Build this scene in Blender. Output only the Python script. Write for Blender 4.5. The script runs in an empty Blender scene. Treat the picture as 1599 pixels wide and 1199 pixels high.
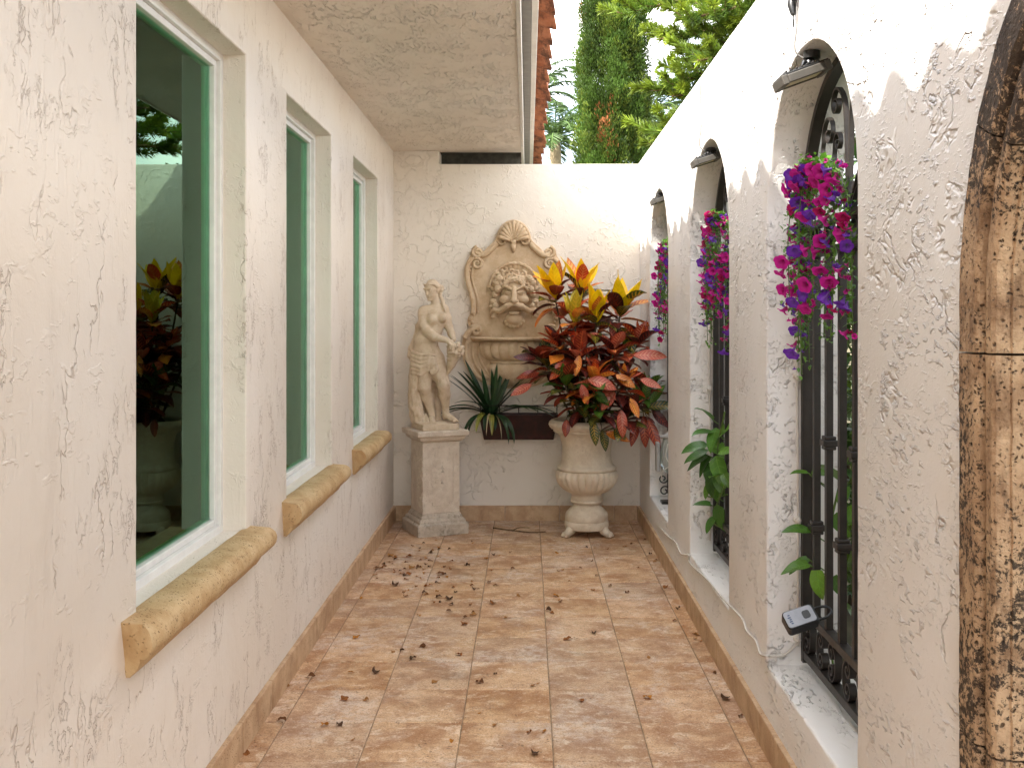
import bpy, bmesh, math, random
import numpy as np
from mathutils import Vector, Matrix, noise as mnoise

R = math.radians
scene = bpy.context.scene
COL = scene.collection
rng = np.random.default_rng(7)
random.seed(7)

# ------------------------------------------------------------------ camera
cam_d = bpy.data.cameras.new("camera")
cam = bpy.data.objects.new("camera", cam_d)
COL.objects.link(cam)
cam.location = (0, 0, 1.5)
cam.rotation_euler = (R(90), 0, 0)
cam_d.sensor_width = 36
cam_d.lens = 35.48
cam_d.shift_x = -0.015
cam_d.shift_y = -0.0641
cam_d.clip_start = 0.05
cam_d.clip_end = 2000
scene.camera = cam

# ------------------------------------------------------------------ world and sun
SUN_D = Vector((1.0, 0.62, -1.30)).normalized()
sun_elev = math.asin(-SUN_D.z)
sun_az = math.atan2(-SUN_D.x, -SUN_D.y)
world = bpy.data.worlds.new("World")
scene.world = world
world.use_nodes = True
wt = world.node_tree
for n in list(wt.nodes):
    wt.nodes.remove(n)
w_out = wt.nodes.new("ShaderNodeOutputWorld")
w_bg = wt.nodes.new("ShaderNodeBackground")
w_sky = wt.nodes.new("ShaderNodeTexSky")
w_sky.sky_type = 'NISHITA'
w_sky.sun_disc = False
w_sky.sun_elevation = sun_elev
w_sky.sun_rotation = sun_az
w_sky.dust_density = 2.0
w_tc = wt.nodes.new("ShaderNodeTexCoord")
w_map = wt.nodes.new("ShaderNodeMapping")
w_map.inputs['Scale'].default_value = (1.0, 1.0, 2.2)
w_no = wt.nodes.new("ShaderNodeTexNoise")
w_no.inputs['Scale'].default_value = 2.6
w_no.inputs['Detail'].default_value = 7
w_no.inputs['Roughness'].default_value = 0.6
w_mr = wt.nodes.new("ShaderNodeMapRange")
w_mr.interpolation_type = 'SMOOTHSTEP'
w_mr.inputs['From Min'].default_value = 0.42
w_mr.inputs['From Max'].default_value = 0.62
w_mr.inputs['To Min'].default_value = 0.12
w_mr.inputs['To Max'].default_value = 0.95
w_mix = wt.nodes.new("ShaderNodeMix")
w_mix.data_type = 'RGBA'
w_mix.inputs[7].default_value = (8.8, 8.4, 7.8, 1)
wl = wt.links.new
wl(w_tc.outputs['Generated'], w_map.inputs['Vector'])
wl(w_map.outputs['Vector'], w_no.inputs['Vector'])
wl(w_no.outputs['Fac'], w_mr.inputs['Value'])
wl(w_mr.outputs['Result'], w_mix.inputs[0])
wl(w_sky.outputs['Color'], w_mix.inputs[6])
wl(w_mix.outputs[2], w_bg.inputs['Color'])
wl(w_bg.outputs['Background'], w_out.inputs['Surface'])
w_bg.inputs['Strength'].default_value = 0.15

sun_d = bpy.data.lights.new("sun", 'SUN')
sun_d.energy = 2.8
sun_d.angle = R(0.9)
sun_d.color = (1.0, 0.955, 0.88)
sun = bpy.data.objects.new("sun", sun_d)
sun.rotation_euler = SUN_D.to_track_quat('-Z', 'Y').to_euler()
sun.location = (-6, -5, 12)
COL.objects.link(sun)

scene.view_settings.view_transform = 'Standard'
scene.view_settings.look = 'None'
scene.view_settings.gamma = 1.0
scene.view_settings.use_curve_mapping = False
scene.view_settings.exposure = 2.4
scene.render.engine = 'CYCLES'
scene.cycles.max_bounces = 10
scene.cycles.diffuse_bounces = 5
scene.cycles.glossy_bounces = 4
scene.cycles.transparent_max_bounces = 12
scene.cycles.use_denoising = True
scene.cycles.sample_clamp_indirect = 8.0

# ------------------------------------------------------------------ helpers
def smoothstep(a, b, x):
    t = np.clip((x - a) / (b - a), 0, 1)
    return t * t * (3 - 2 * t)

class Mat:
    """small wrapper to write procedural node materials"""
    def __init__(self, name, rough=0.6, spec=0.5, metallic=0.0):
        self.m = bpy.data.materials.new(name)
        self.m.use_nodes = True
        self.t = self.m.node_tree
        self.b = self.t.nodes["Principled BSDF"]
        self.out = self.t.nodes["Material Output"]
        self.b.inputs['Roughness'].default_value = rough
        self.b.inputs['Specular IOR Level'].default_value = spec
        self.b.inputs['Metallic'].default_value = metallic
        self._co = None
    def nd(self, kind, **kw):
        n = self.t.nodes.new("ShaderNode" + kind)
        for k, v in kw.items():
            setattr(n, k, v)
        return n
    def put(self, sock, v):
        if hasattr(v, 'links'):
            self.t.links.new(v, sock)
        elif isinstance(v, tuple) and len(v) == 3 and sock.type == 'RGBA':
            sock.default_value = (*v, 1)
        else:
            sock.default_value = v
    def co(self, kind='Object'):
        n = self.nd("TexCoord")
        return n.outputs[kind]
    def vmap(self, vec, scale=(1, 1, 1), rot=(0, 0, 0), loc=(0, 0, 0)):
        n = self.nd("Mapping")
        self.put(n.inputs['Vector'], vec)
        n.inputs['Scale'].default_value = scale
        n.inputs['Rotation'].default_value = rot
        n.inputs['Location'].default_value = loc
        return n.outputs[0]
    def noise(self, vec, scale, detail=3, rough=0.5, dist=0.0, col=False):
        n = self.nd("TexNoise")
        self.put(n.inputs['Vector'], vec)
        n.inputs['Scale'].default_value = scale
        n.inputs['Detail'].default_value = detail
        n.inputs['Roughness'].default_value = rough
        n.inputs['Distortion'].default_value = dist
        return n.outputs[1 if col else 0]
    def voro(self, vec, scale, feature='F1', out=0, rand=1.0):
        n = self.nd("TexVoronoi", feature=feature)
        self.put(n.inputs['Vector'], vec)
        n.inputs['Scale'].default_value = scale
        n.inputs['Randomness'].default_value = rand
        return n.outputs[out]
    def math(self, op, a, b=0.0, c=None, clamp=False):
        n = self.nd("Math", operation=op, use_clamp=clamp)
        self.put(n.inputs[0], a)
        self.put(n.inputs[1], b)
        if c is not None:
            self.put(n.inputs[2], c)
        return n.outputs[0]
    def step(self, x, lo, hi, a=0.0, b=1.0):
        n = self.nd("MapRange", interpolation_type='SMOOTHSTEP')
        self.put(n.inputs['Value'], x)
        n.inputs['From Min'].default_value = lo
        n.inputs['From Max'].default_value = hi
        n.inputs['To Min'].default_value = a
        n.inputs['To Max'].default_value = b
        return n.outputs[0]
    def mix(self, f, a, b, blend='MIX'):
        n = self.nd("Mix", data_type='RGBA', blend_type=blend)
        self.put(n.inputs[0], f)
        self.put(n.inputs[6], a)
        self.put(n.inputs[7], b)
        return n.outputs[2]
    def warp(self, vec, scale, amt, detail=2):
        c = self.noise(vec, scale, detail, col=True)
        s = self.nd("VectorMath", operation='SUBTRACT')
        self.put(s.inputs[0], c)
        s.inputs[1].default_value = (0.5, 0.5, 0.5)
        m = self.nd("VectorMath", operation='SCALE')
        self.put(m.inputs[0], s.outputs[0])
        m.inputs['Scale'].default_value = amt
        a = self.nd("VectorMath", operation='ADD')
        self.put(a.inputs[0], vec)
        self.put(a.inputs[1], m.outputs[0])
        return a.outputs[0]
    def sep(self, vec):
        n = self.nd("SeparateXYZ")
        self.put(n.inputs[0], vec)
        return n.outputs
    def attr(self, name, out='Color'):
        n = self.nd("Attribute", attribute_name=name)
        return n.outputs[out]
    def hsv(self, col, h=0.5, s=1.0, v=1.0):
        n = self.nd("HueSaturation")
        self.put(n.inputs['Color'], col)
        self.put(n.inputs['Hue'], h)
        self.put(n.inputs['Saturation'], s)
        self.put(n.inputs['Value'], v)
        return n.outputs[0]
    def rand(self):
        return self.nd("ObjectInfo").outputs['Random']
    def bump(self, h, dist=0.01, strength=1.0, normal=None):
        n = self.nd("Bump")
        self.put(n.inputs['Height'], h)
        n.inputs['Distance'].default_value = dist
        n.inputs['Strength'].default_value = strength
        if normal is not None:
            self.put(n.inputs['Normal'], normal)
        return n.outputs[0]
    def fin(self, col=None, rough=None, normal=None):
        if col is not None:
            self.put(self.b.inputs['Base Color'], col)
        if rough is not None:
            self.put(self.b.inputs['Roughness'], rough)
        if normal is not None:
            self.put(self.b.inputs['Normal'], normal)
        return self.m

class MB:
    """collects vertices and faces (and point colours) into ONE mesh"""
    def __init__(self):
        self.v = []
        self.f = []
        self.n = 0
        self.at = {}
    def add(self, verts, faces, **attrs):
        verts = np.asarray(verts, float).reshape(-1, 3)
        k = len(verts)
        self.v.append(verts)
        o = self.n
        if isinstance(faces, np.ndarray):
            self.f.extend((faces + o).tolist())
        else:
            self.f.extend([tuple(i + o for i in f) for f in faces])
        for a, val in attrs.items():
            val = np.asarray(val, float)
            if val.ndim == 1:
                val = np.tile(val, (k, 1))
            self.at.setdefault(a, []).append((o, val))
        self.n += k
        return self
    def box(self, x0, x1, y0, y1, z0, z1, M=None, **at):
        v = np.array([(x, y, z) for x in (x0, x1) for y in (y0, y1) for z in (z0, z1)], float)
        if M is not None:
            v = xf(M, v)
        return self.add(v, [(0, 1, 3, 2), (4, 6, 7, 5), (0, 4, 5, 1), (2, 3, 7, 6), (0, 2, 6, 4), (1, 5, 7, 3)], **at)
    def tube(self, pts, r, seg=8, cap=True, closed=False, flat=None, **at):
        """tube along points; r scalar or list; flat=(a,b) scales the section along (side, up)"""
        P = np.asarray(pts, float)
        n = len(P)
        rr = np.full(n, r, float) if np.isscalar(r) else np.asarray(r, float)
        T = np.gradient(P, axis=0)
        if closed:
            T = np.roll(P, -1, 0) - np.roll(P, 1, 0)
        T /= np.linalg.norm(T, axis=1)[:, None] + 1e-12
        ref = np.array([0, 0, 1.0])
        if abs(T[0] @ ref) > 0.9:
            ref = np.array([1.0, 0, 0])
        S = np.zeros_like(P)
        s = np.cross(T[0], ref)
        s /= np.linalg.norm(s)
        for i in range(n):
            s = s - T[i] * (s @ T[i])
            s /= np.linalg.norm(s) + 1e-12
            S[i] = s
        U = np.cross(S, T)
        a = np.linspace(0, 2 * np.pi, seg, endpoint=False)
        fa, fb = flat or (1, 1)
        V = P[:, None] + rr[:, None, None] * (fa * np.cos(a)[None, :, None] * S[:, None] + fb * np.sin(a)[None, :, None] * U[:, None])
        F = []
        m = n if closed else n - 1
        for i in range(m):
            j = (i + 1) % n
            for k in range(seg):
                l = (k + 1) % seg
                F.append((i * seg + k, i * seg + l, j * seg + l, j * seg + k))
        if cap and not closed:
            F.append(tuple(range(seg))[::-1])
            F.append(tuple((n - 1) * seg + k for k in range(seg)))
        return self.add(V.reshape(-1, 3), F, **at)
    def sweep(self, path, side, up, prof, closed=False, cap=True, **at):
        """prof (m,2) in (side, up) frames given per path point"""
        P, S, U = (np.asarray(a, float) for a in (path, side, up))
        prof = np.asarray(prof, float)
        n, m = len(P), len(prof)
        V = P[:, None] + prof[None, :, 0, None] * S[:, None] + prof[None, :, 1, None] * U[:, None]
        F = []
        for i in range(n if closed else n - 1):
            j = (i + 1) % n
            for k in range(m):
                l = (k + 1) % m
                F.append((i * m + k, i * m + l, j * m + l, j * m + k))
        if cap and not closed:
            F.append(tuple(range(m))[::-1])
            F.append(tuple((n - 1) * m + k for k in range(m)))
        return self.add(V.reshape(-1, 3), F, **at)
    def lathe(self, prof, seg=48, c=(0, 0, 0), rfun=None, caps=True, **at):
        prof = np.asarray(prof, float)
        a = np.linspace(0, 2 * np.pi, seg, endpoint=False)
        n = len(prof)
        V = np.zeros((n, seg, 3))
        for i, (r, z) in enumerate(prof):
            rr = r if rfun is None else rfun(r, z, a, i)
            V[i, :, 0] = c[0] + rr * np.cos(a)
            V[i, :, 1] = c[1] + rr * np.sin(a)
            V[i, :, 2] = c[2] + z
        F = []
        for i in range(n - 1):
            for k in range(seg):
                l = (k + 1) % seg
                F.append((i * seg + k, i * seg + l, (i + 1) * seg + l, (i + 1) * seg + k))
        if caps:
            F.append(tuple(range(seg))[::-1])
            F.append(tuple((n - 1) * seg + k for k in range(seg)))
        return self.add(V.reshape(-1, 3), F, **at)
    def ball(self, c, r, seg=10, ring=6, **at):
        r = np.broadcast_to(np.asarray(r, float), (3,))
        V = [(0, 0, -1)]
        for i in range(1, ring):
            p = -math.pi / 2 + math.pi * i / ring
            for k in range(seg):
                q = 2 * math.pi * k / seg
                V.append((math.cos(p) * math.cos(q), math.cos(p) * math.sin(q), math.sin(p)))
        V.append((0, 0, 1))
        F = [(0, 1 + (k + 1) % seg, 1 + k) for k in range(seg)]
        for i in range(ring - 2):
            for k in range(seg):
                l = (k + 1) % seg
                F.append((1 + i * seg + k, 1 + i * seg + l, 1 + (i + 1) * seg + l, 1 + (i + 1) * seg + k))
        e = len(V) - 1
        F += [(e, 1 + (ring - 2) * seg + k, 1 + (ring - 2) * seg + (k + 1) % seg) for k in range(seg)]
        return self.add(np.array(V) * r + np.asarray(c), F, **at)
    def build(self, name, mat, parent=None, smooth=True, sharp=None, world=True, recalc=False, bevel=None):
        me = bpy.data.meshes.new(name)
        V = np.concatenate(self.v)
        me.from_pydata(V.tolist(), [], self.f)
        for a, lst in self.at.items():
            arr = np.zeros((self.n, 4))
            arr[:, 3] = 1
            for o, val in lst:
                arr[o:o + len(val), :val.shape[1]] = val
            at = me.attributes.new(a, 'FLOAT_COLOR', 'POINT')
            at.data.foreach_set('color', arr.astype(np.float32).ravel())
        return finish(name, me, mat, parent, smooth, sharp, world, recalc, bevel)

def xf(M, v):
    v = np.asarray(v, float)
    A = np.array(M)
    return v @ A[:3, :3].T + A[:3, 3]

def wmat(o):
    M = Matrix.Identity(4)
    while o is not None:
        M = o.matrix_basis @ M
        o = o.parent
    return M

def finish(name, me, mat, parent=None, smooth=True, sharp=None, world=True, recalc=False, bevel=None):
    if recalc:
        bm = bmesh.new()
        bm.from_mesh(me)
        bmesh.ops.recalc_face_normals(bm, faces=bm.faces)
        bm.to_mesh(me)
        bm.free()
    if parent is not None and world:
        me.transform(wmat(parent).inverted())
    me.validate()
    if smooth:
        me.shade_smooth()
        if sharp is not None:
            me.set_sharp_from_angle(angle=R(sharp))
    if mat is not None:
        me.materials.append(mat)
    o = bpy.data.objects.new(name, me)
    COL.objects.link(o)
    if parent is not None:
        o.parent = parent
    if bevel:
        md = o.modifiers.new("bevel", 'BEVEL')
        md.width = bevel
        md.segments = 2
        md.limit_method = 'ANGLE'
        md.angle_limit = R(35)
    return o

def tag(o, label=None, cat=None, group=None, kind=None):
    if label:
        o['label'] = label
    if cat:
        o['category'] = cat
    if group:
        o['group'] = group
    if kind:
        o['kind'] = kind
    return o

def thing(name, label, cat, loc=(0, 0, 0), rotz=0.0, group=None):
    o = bpy.data.objects.new(name, None)
    o.empty_display_size = 0.1
    o.location = loc
    o.rotation_euler = (0, 0, rotz)
    COL.objects.link(o)
    return tag(o, label, cat, group)

def copy_tree(o, parent=None):
    c = o.copy()
    COL.objects.link(c)
    c.parent = parent
    for ch in list(o.children):
        copy_tree(ch, c)
    return c

def ray(px, py, axis, val):
    """world point on the plane axis=val seen at photo pixel (used once to measure positions)"""
    d = np.array([(px - 823.5) / 1576, 1.0, -(py - 497) / 1576])
    o = np.array([0, 0, 1.5])
    return o + d * ((val - o[axis]) / d[axis])

# ------------------------------------------------------------------ materials
def stucco(name, base, mode, dirt=(0.33, 0.24, 0.16), amt=1.0):
    """mode: 'groove' = vertical worm-like trowel cracks, 'splatter' = raised knock-down flecks, 'swirl' = soft skip-trowel"""
    m = Mat(name, 0.42, 0.5)
    P = m.co()
    Pw = m.warp(P, 3.2, 0.22, 3)
    grain = m.noise(P, 160, 3, 0.6)
    mott = m.noise(P, 1.3, 5, 0.6)
    broad = m.noise(P, 14, 4, 0.55)
    # raised flecks, soft shouldered so that they catch the light from above
    Py = m.vmap(P, (1, 0.42, 1))
    bl = m.noise(m.warp(Py, 30, 0.02, 2), 62 if mode == 'splatter' else 48, 3, 0.55)
    cl = m.step(m.noise(m.vmap(P, (1, 0.6, 1)), 6.5, 4, 0.65), 0.48, 0.60)
    fleck = m.math('MULTIPLY', m.step(bl, 0.54, 0.64), cl)
    if mode == 'groove':
        Ps = m.vmap(m.warp(P, 9, 0.09, 3), (1, 0.8, 0.30), loc=(3.1, 1.7, 0.4))
        n1 = m.noise(Ps, 13, 4, 0.55)
        ab = m.math('ABSOLUTE', m.math('SUBTRACT', n1, 0.5))
        mk = m.step(m.noise(m.vmap(P, (1, 1, 0.55)), 5.5, 3, 0.6), 0.51, 0.62)
        ln = m.math('MULTIPLY', m.step(ab, 0.0, 0.020, 1, 0), mk)
        lc = m.math('MULTIPLY', m.step(ab, 0.0, 0.010, 1, 0), mk)
        n3 = m.noise(m.vmap(m.warp(P, 22, 0.05, 2), (1, 1, 0.45), loc=(1, 6, 2)), 34, 3, 0.6)
        mk3 = m.step(m.noise(m.vmap(P, (1, 1, 0.6), loc=(4, 4, 4)), 6.5, 3, 0.6), 0.55, 0.64)
        ab3 = m.math('ABSOLUTE', m.math('SUBTRACT', n3, 0.5))
        ln3 = m.math('MULTIPLY', m.step(ab3, 0.0, 0.035, 1, 0), mk3)
        lc3 = m.math('MULTIPLY', m.step(ab3, 0.0, 0.020, 1, 0), mk3)
        P2 = m.vmap(P, (1, 1, 0.16), loc=(8, 3, 1))
        n2 = m.noise(m.warp(P2, 14, 0.03, 2), 48, 3, 0.6)
        drag = m.math('MULTIPLY', m.step(n2, 0.54, 0.68), m.step(m.noise(P, 3.6, 3), 0.40, 0.6))
        face = m.step(m.sep(P)[0], 0.15, 0.194, 0.18, 1.0)      # the window reveals are trowelled smoother
        ln, ln3, lc, lc3 = (m.math('MULTIPLY', q, face) for q in (ln, ln3, lc, lc3))
        cut = m.math('MAXIMUM', m.math('MULTIPLY', ln, 0.75), m.math('MULTIPLY', ln3, 0.6))
        h = m.math('SUBTRACT', m.math('MULTIPLY', broad, 0.6), cut)
        h = m.math('ADD', h, m.math('MULTIPLY', fleck, 0.38))
        h = m.math('ADD', h, m.math('MULTIPLY', drag, 0.16))
        h = m.math('ADD', h, m.math('MULTIPLY', grain, 0.08))
        nrm = m.bump(h, 0.0045 * amt, 1.0)
        f = m.math('MULTIPLY', m.math('MAXIMUM', lc, m.math('MULTIPLY', lc3, 0.9)), 0.46)
    elif mode == 'splatter':
        Pd = m.vmap(m.warp(Py, 10, 0.05, 2), (1, 1, 0.28), rot=(R(-14), 0, 0))
        sm = m.noise(Pd, 24, 3, 0.6)
        smr = m.math('MULTIPLY', m.step(sm, 0.57, 0.68), m.step(m.noise(P, 3.4, 3), 0.50, 0.6))
        n1 = m.noise(m.vmap(m.warp(Py, 9, 0.09, 3), (1, 1, 0.45), loc=(5, 2, 1)), 11, 4, 0.55)
        ab = m.math('ABSOLUTE', m.math('SUBTRACT', n1, 0.5))
        mk = m.step(m.noise(P, 4.2, 3, 0.6), 0.54, 0.62)
        ln = m.math('MULTIPLY', m.step(ab, 0.0, 0.028, 1, 0), mk)
        lc = m.math('MULTIPLY', m.step(ab, 0.0, 0.010, 1, 0), mk)
        fine = m.math('MULTIPLY', m.step(m.noise(Py, 110, 3, 0.6), 0.54, 0.66), m.step(m.noise(P, 8, 3), 0.42, 0.6))
        hh = m.math('MAXIMUM', m.math('MULTIPLY', fleck, 1.15), m.math('MULTIPLY', smr, 0.55))
        hh = m.math('ADD', hh, m.math('MULTIPLY', fine, 0.30))
        h = m.math('ADD', m.math('MULTIPLY', broad, 0.28), hh)
        h = m.math('SUBTRACT', h, m.math('MULTIPLY', ln, 0.8))
        h = m.math('ADD', h, m.math('MULTIPLY', grain, 0.07))
        nrm = m.bump(h, 0.0085 * amt, 1.0)
        f = m.math('MULTIPLY', lc, 0.35)
    else:
        n1 = m.noise(m.warp(P, 6, 0.16, 3), 9, 3, 0.5)
        r1 = m.step(m.math('ABSOLUTE', m.math('SUBTRACT', n1, 0.5)), 0.0, 0.03, 1, 0)
        r1 = m.math('MULTIPLY', r1, m.step(m.noise(P, 4, 3), 0.46, 0.58))
        n2 = m.noise(m.warp(P, 16, 0.06, 2), 30, 3, 0.55)
        fl = m.math('MULTIPLY', m.step(n2, 0.56, 0.62), m.step(m.noise(P, 3.0, 2), 0.42, 0.58))
        h = m.math('ADD', m.math('MULTIPLY', broad, 0.7), m.math('MULTIPLY', r1, 0.8))
        h = m.math('ADD', h, m.math('MULTIPLY', fl, 0.45))
        h = m.math('ADD', h, m.math('MULTIPLY', grain, 0.08))
        nrm = m.bump(h, 0.0048 * amt, 1.0)
        f = m.math('MULTIPLY', m.math('MULTIPLY', m.step(n1, 0.485, 0.5), m.step(n1, 0.5, 0.507, 1, 0)), m.step(m.noise(P, 2.1, 3), 0.5, 0.65, 0, 0.18))
    c = m.mix(m.step(mott, 0.3, 0.7), base, tuple(b * s for b, s in zip(base, (0.93, 0.90, 0.86))))
    stain = m.step(m.noise(m.vmap(Pw, (1, 1, 0.22)), 3.1, 5, 0.65), 0.60, 0.78)
    c = m.mix(m.math('MULTIPLY', stain, 0.22), c, (0.42, 0.34, 0.26))
    c = m.mix(f, c, dirt)
    return m.fin(c, None, nrm)

M_left = stucco("stucco_grooved_cream", (0.75, 0.685, 0.61), 'groove', dirt=(0.27, 0.16, 0.09))
M_soffit = stucco("stucco_soffit_beige", (0.80, 0.72, 0.62), 'splatter', dirt=(0.55, 0.47, 0.38), amt=1.7)
M_back = stucco("stucco_swirled_cream", (0.77, 0.715, 0.63), 'swirl')
M_right = stucco("stucco_splattered_white", (0.79, 0.775, 0.755), 'splatter', dirt=(0.25, 0.18, 0.12))

def travertine():
    m = Mat("travertine_floor", 0.5, 0.4)
    P = m.co()
    t = m.attr("tile")                     # r,g,b = per-tile random values
    s = m.sep(t)
    off = m.nd("VectorMath", operation='MULTIPLY_ADD')
    m.put(off.inputs[0], t)
    off.inputs[1].default_value = (37, 53, 11)
    m.put(off.inputs[2], P)
    Q = off.outputs[0]
    big = m.noise(m.warp(Q, 5, 0.12, 3), 5.5, 6, 0.62)
    vein = m.noise(m.vmap(m.warp(Q, 9, 0.16, 4), (0.8, 1.5, 1)), 11, 7, 0.72)
    c = m.mix(m.step(big, 0.36, 0.64), (0.36, 0.195, 0.105), (0.60, 0.405, 0.255))
    c = m.mix(m.step(vein, 0.52, 0.66, 0, 0.75), c, (0.74, 0.60, 0.46))
    c = m.mix(m.step(vein, 0.44, 0.32, 0, 0.6), c, (0.30, 0.145, 0.07))
    fine = m.noise(m.warp(Q, 20, 0.05, 3), 46, 6, 0.72)
    c = m.mix(m.step(fine, 0.54, 0.66, 0, 0.60), c, (0.25, 0.13, 0.065))
    c = m.mix(m.step(fine, 0.45, 0.32, 0, 0.55), c, (0.76, 0.63, 0.50))
    tone = m.math('MULTIPLY_ADD', s[0], 0.20, 0.93)
    c = m.hsv(c, 0.5, m.math('MULTIPLY_ADD', s[1], 0.20, 0.98), tone)
    # mineral bloom: pale worn patches that run across the joints
    bl = m.math('MULTIPLY', m.step(m.noise(m.warp(P, 3, 0.4, 4), 2.1, 6, 0.66), 0.47, 0.66), m.step(m.noise(P, 22, 5, 0.7), 0.36, 0.60))
    c = m.mix(m.math('MULTIPLY', bl, 0.50), c, (0.78, 0.71, 0.64))
    sand = m.noise(P, 150, 4, 0.7)
    c = m.mix(m.step(sand, 0.50, 0.66, 0, 0.62), c, (0.22, 0.115, 0.06))
    c = m.mix(m.step(sand, 0.48, 0.30, 0, 0.40), c, (0.74, 0.60, 0.46))
    ck = m.noise(m.vmap(m.warp(Q, 12, 0.10, 4), (1, 1.6, 1)), 10, 5, 0.65)
    ck = m.math('MULTIPLY', m.step(m.math('ABSOLUTE', m.math('SUBTRACT', ck, 0.5)), 0.0, 0.012, 1, 0), m.step(m.noise(Q, 6, 3), 0.46, 0.6))
    c = m.mix(m.math('MULTIPLY', ck, 0.55), c, (0.17, 0.095, 0.05))
    # grime specks and pits
    pit = m.math('MULTIPLY', m.step(m.voro(m.warp(P, 30, 0.03), 55), 0.24, 0.12), m.step(m.noise(P, 7, 3), 0.46, 0.62))
    c = m.mix(m.math('MULTIPLY', pit, 0.75), c, (0.10, 0.06, 0.035))
    gr = m.step(m.noise(m.warp(P, 4, 0.3, 3), 3.1, 6, 0.7), 0.56, 0.74)
    c = m.mix(m.math('MULTIPLY', gr, 0.45), c, (0.20, 0.125, 0.075))
    h = m.math('SUBTRACT', m.math('MULTIPLY', m.noise(P, 34, 4, 0.6), 0.5), pit)
    ro = m.step(m.noise(P, 5, 4, 0.6), 0.3, 0.7, 0.40, 0.68)
    return m.fin(c, ro, m.bump(h, 0.0025, 0.8))
M_tile = travertine()

def simple_stone(name, a, b, dark, dk=(0.55, 0.75), rough=0.7, sc=1.0, pits=0.0, pd=0.003, mold=None):
    m = Mat(name, rough, 0.3)
    P = m.co()
    n = m.noise(m.warp(P, 6 * sc, 0.1, 3), 7 * sc, 6, 0.62)
    c = m.mix(m.step(n, 0.3, 0.7), a, b)
    g = m.step(m.noise(m.vmap(P, (1, 1, 0.5), loc=(4, 2, 7)), 9 * sc, 7, 0.72), dk[0], dk[1])
    c = m.mix(m.math('MULTIPLY', g, 0.8), c, dark)
    h = m.noise(P, 60 * sc, 4, 0.65)
    if pits:
        v = m.voro(m.warp(P, 40 * sc, 0.02, 2), 75 * sc)
        pt = m.math('MULTIPLY', m.step(v, 0.30, 0.12), m.step(m.noise(P, 18 * sc, 3), 0.40, 0.6))
        h = m.math('SUBTRACT', h, m.math('MULTIPLY', pt, 2.0))
        c = m.mix(m.math('MULTIPLY', pt, pits), c, tuple(x * 0.35 for x in dark))
    if mold:
        lo, hi, col, msc = mold
        q = m.noise(m.warp(P, 12, 0.05, 3), msc, 9, 0.78)
        reg = m.noise(m.vmap(P, (1, 1, 0.6), loc=(2, 9, 3)), 2.3, 4, 0.6)
        z = m.step(m.sep(P)[2], 1.5, 2.0, 0.0, 0.16)
        q = m.math('ADD', m.math('ADD', q, m.math('MULTIPLY', m.math('SUBTRACT', reg, 0.5), 0.55)), z)
        mk = m.step(q, lo, hi)
        c = m.mix(m.math('MULTIPLY', mk, 0.92), c, col)
    return m.fin(c, None, m.bump(h, pd, 0.9))

M_sill = simple_stone("cast_stone_sill", (0.45, 0.28, 0.125), (0.60, 0.43, 0.235), (0.36, 0.19, 0.07), (0.56, 0.74), 0.62, 1.3, 0.5, 0.004)
M_skirt = simple_stone("skirting_travertine", (0.42, 0.26, 0.145), (0.60, 0.42, 0.26), (0.27, 0.15, 0.08), (0.52, 0.75), 0.5, 1.2, 0.3, 0.002)
M_coral = simple_stone("coral_stone", (0.36, 0.225, 0.125), (0.54, 0.375, 0.225), (0.15, 0.08, 0.04), (0.46, 0.64), 0.85, 1.15, 0.9, 0.008,
                       mold=(0.535, 0.60, (0.022, 0.016, 0.012), 70))
M_pedbase = simple_stone("pedestal_base_stone", (0.44, 0.37, 0.29), (0.60, 0.52, 0.42), (0.15, 0.12, 0.085), (0.50, 0.74), 0.85, 2.6, 0.6, 0.004)
M_ped = simple_stone("pedestal_stone", (0.56, 0.46, 0.355), (0.69, 0.60, 0.49), (0.27, 0.20, 0.14), (0.56, 0.78), 0.8, 2.0, 0.5, 0.003)
M_statue = simple_stone("statue_stone", (0.53, 0.405, 0.275), (0.65, 0.525, 0.385), (0.26, 0.17, 0.10), (0.56, 0.78), 0.7, 2.6, 0.0, 0.0015)
M_fount = simple_stone("fountain_stone", (0.53, 0.375, 0.225), (0.66, 0.51, 0.34), (0.27, 0.165, 0.085), (0.56, 0.80), 0.7, 2.0, 0.25, 0.002)
M_urn = simple_stone("urn_stone", (0.58, 0.47, 0.345), (0.71, 0.61, 0.475), (0.36, 0.26, 0.16), (0.58, 0.82), 0.75, 1.8, 0.3, 0.002)

def plain(name, col, rough=0.5, spec=0.5, metal=0.0, var=0.12, sc=20.0, bump=0.0):
    m = Mat(name, rough, spec, metal)
    P = m.co()
    n = m.noise(P, sc, 5, 0.6)
    c = m.mix(m.step(n, 0.3, 0.7), tuple(x * (1 - var) for x in col), tuple(min(1, x * (1 + var)) for x in col))
    nr = m.bump(m.noise(P, sc * 4, 3), bump, 0.7) if bump else None
    return m.fin(c, m.step(n, 0.2, 0.8, rough * 0.85, min(1, rough * 1.15)), nr)

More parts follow.
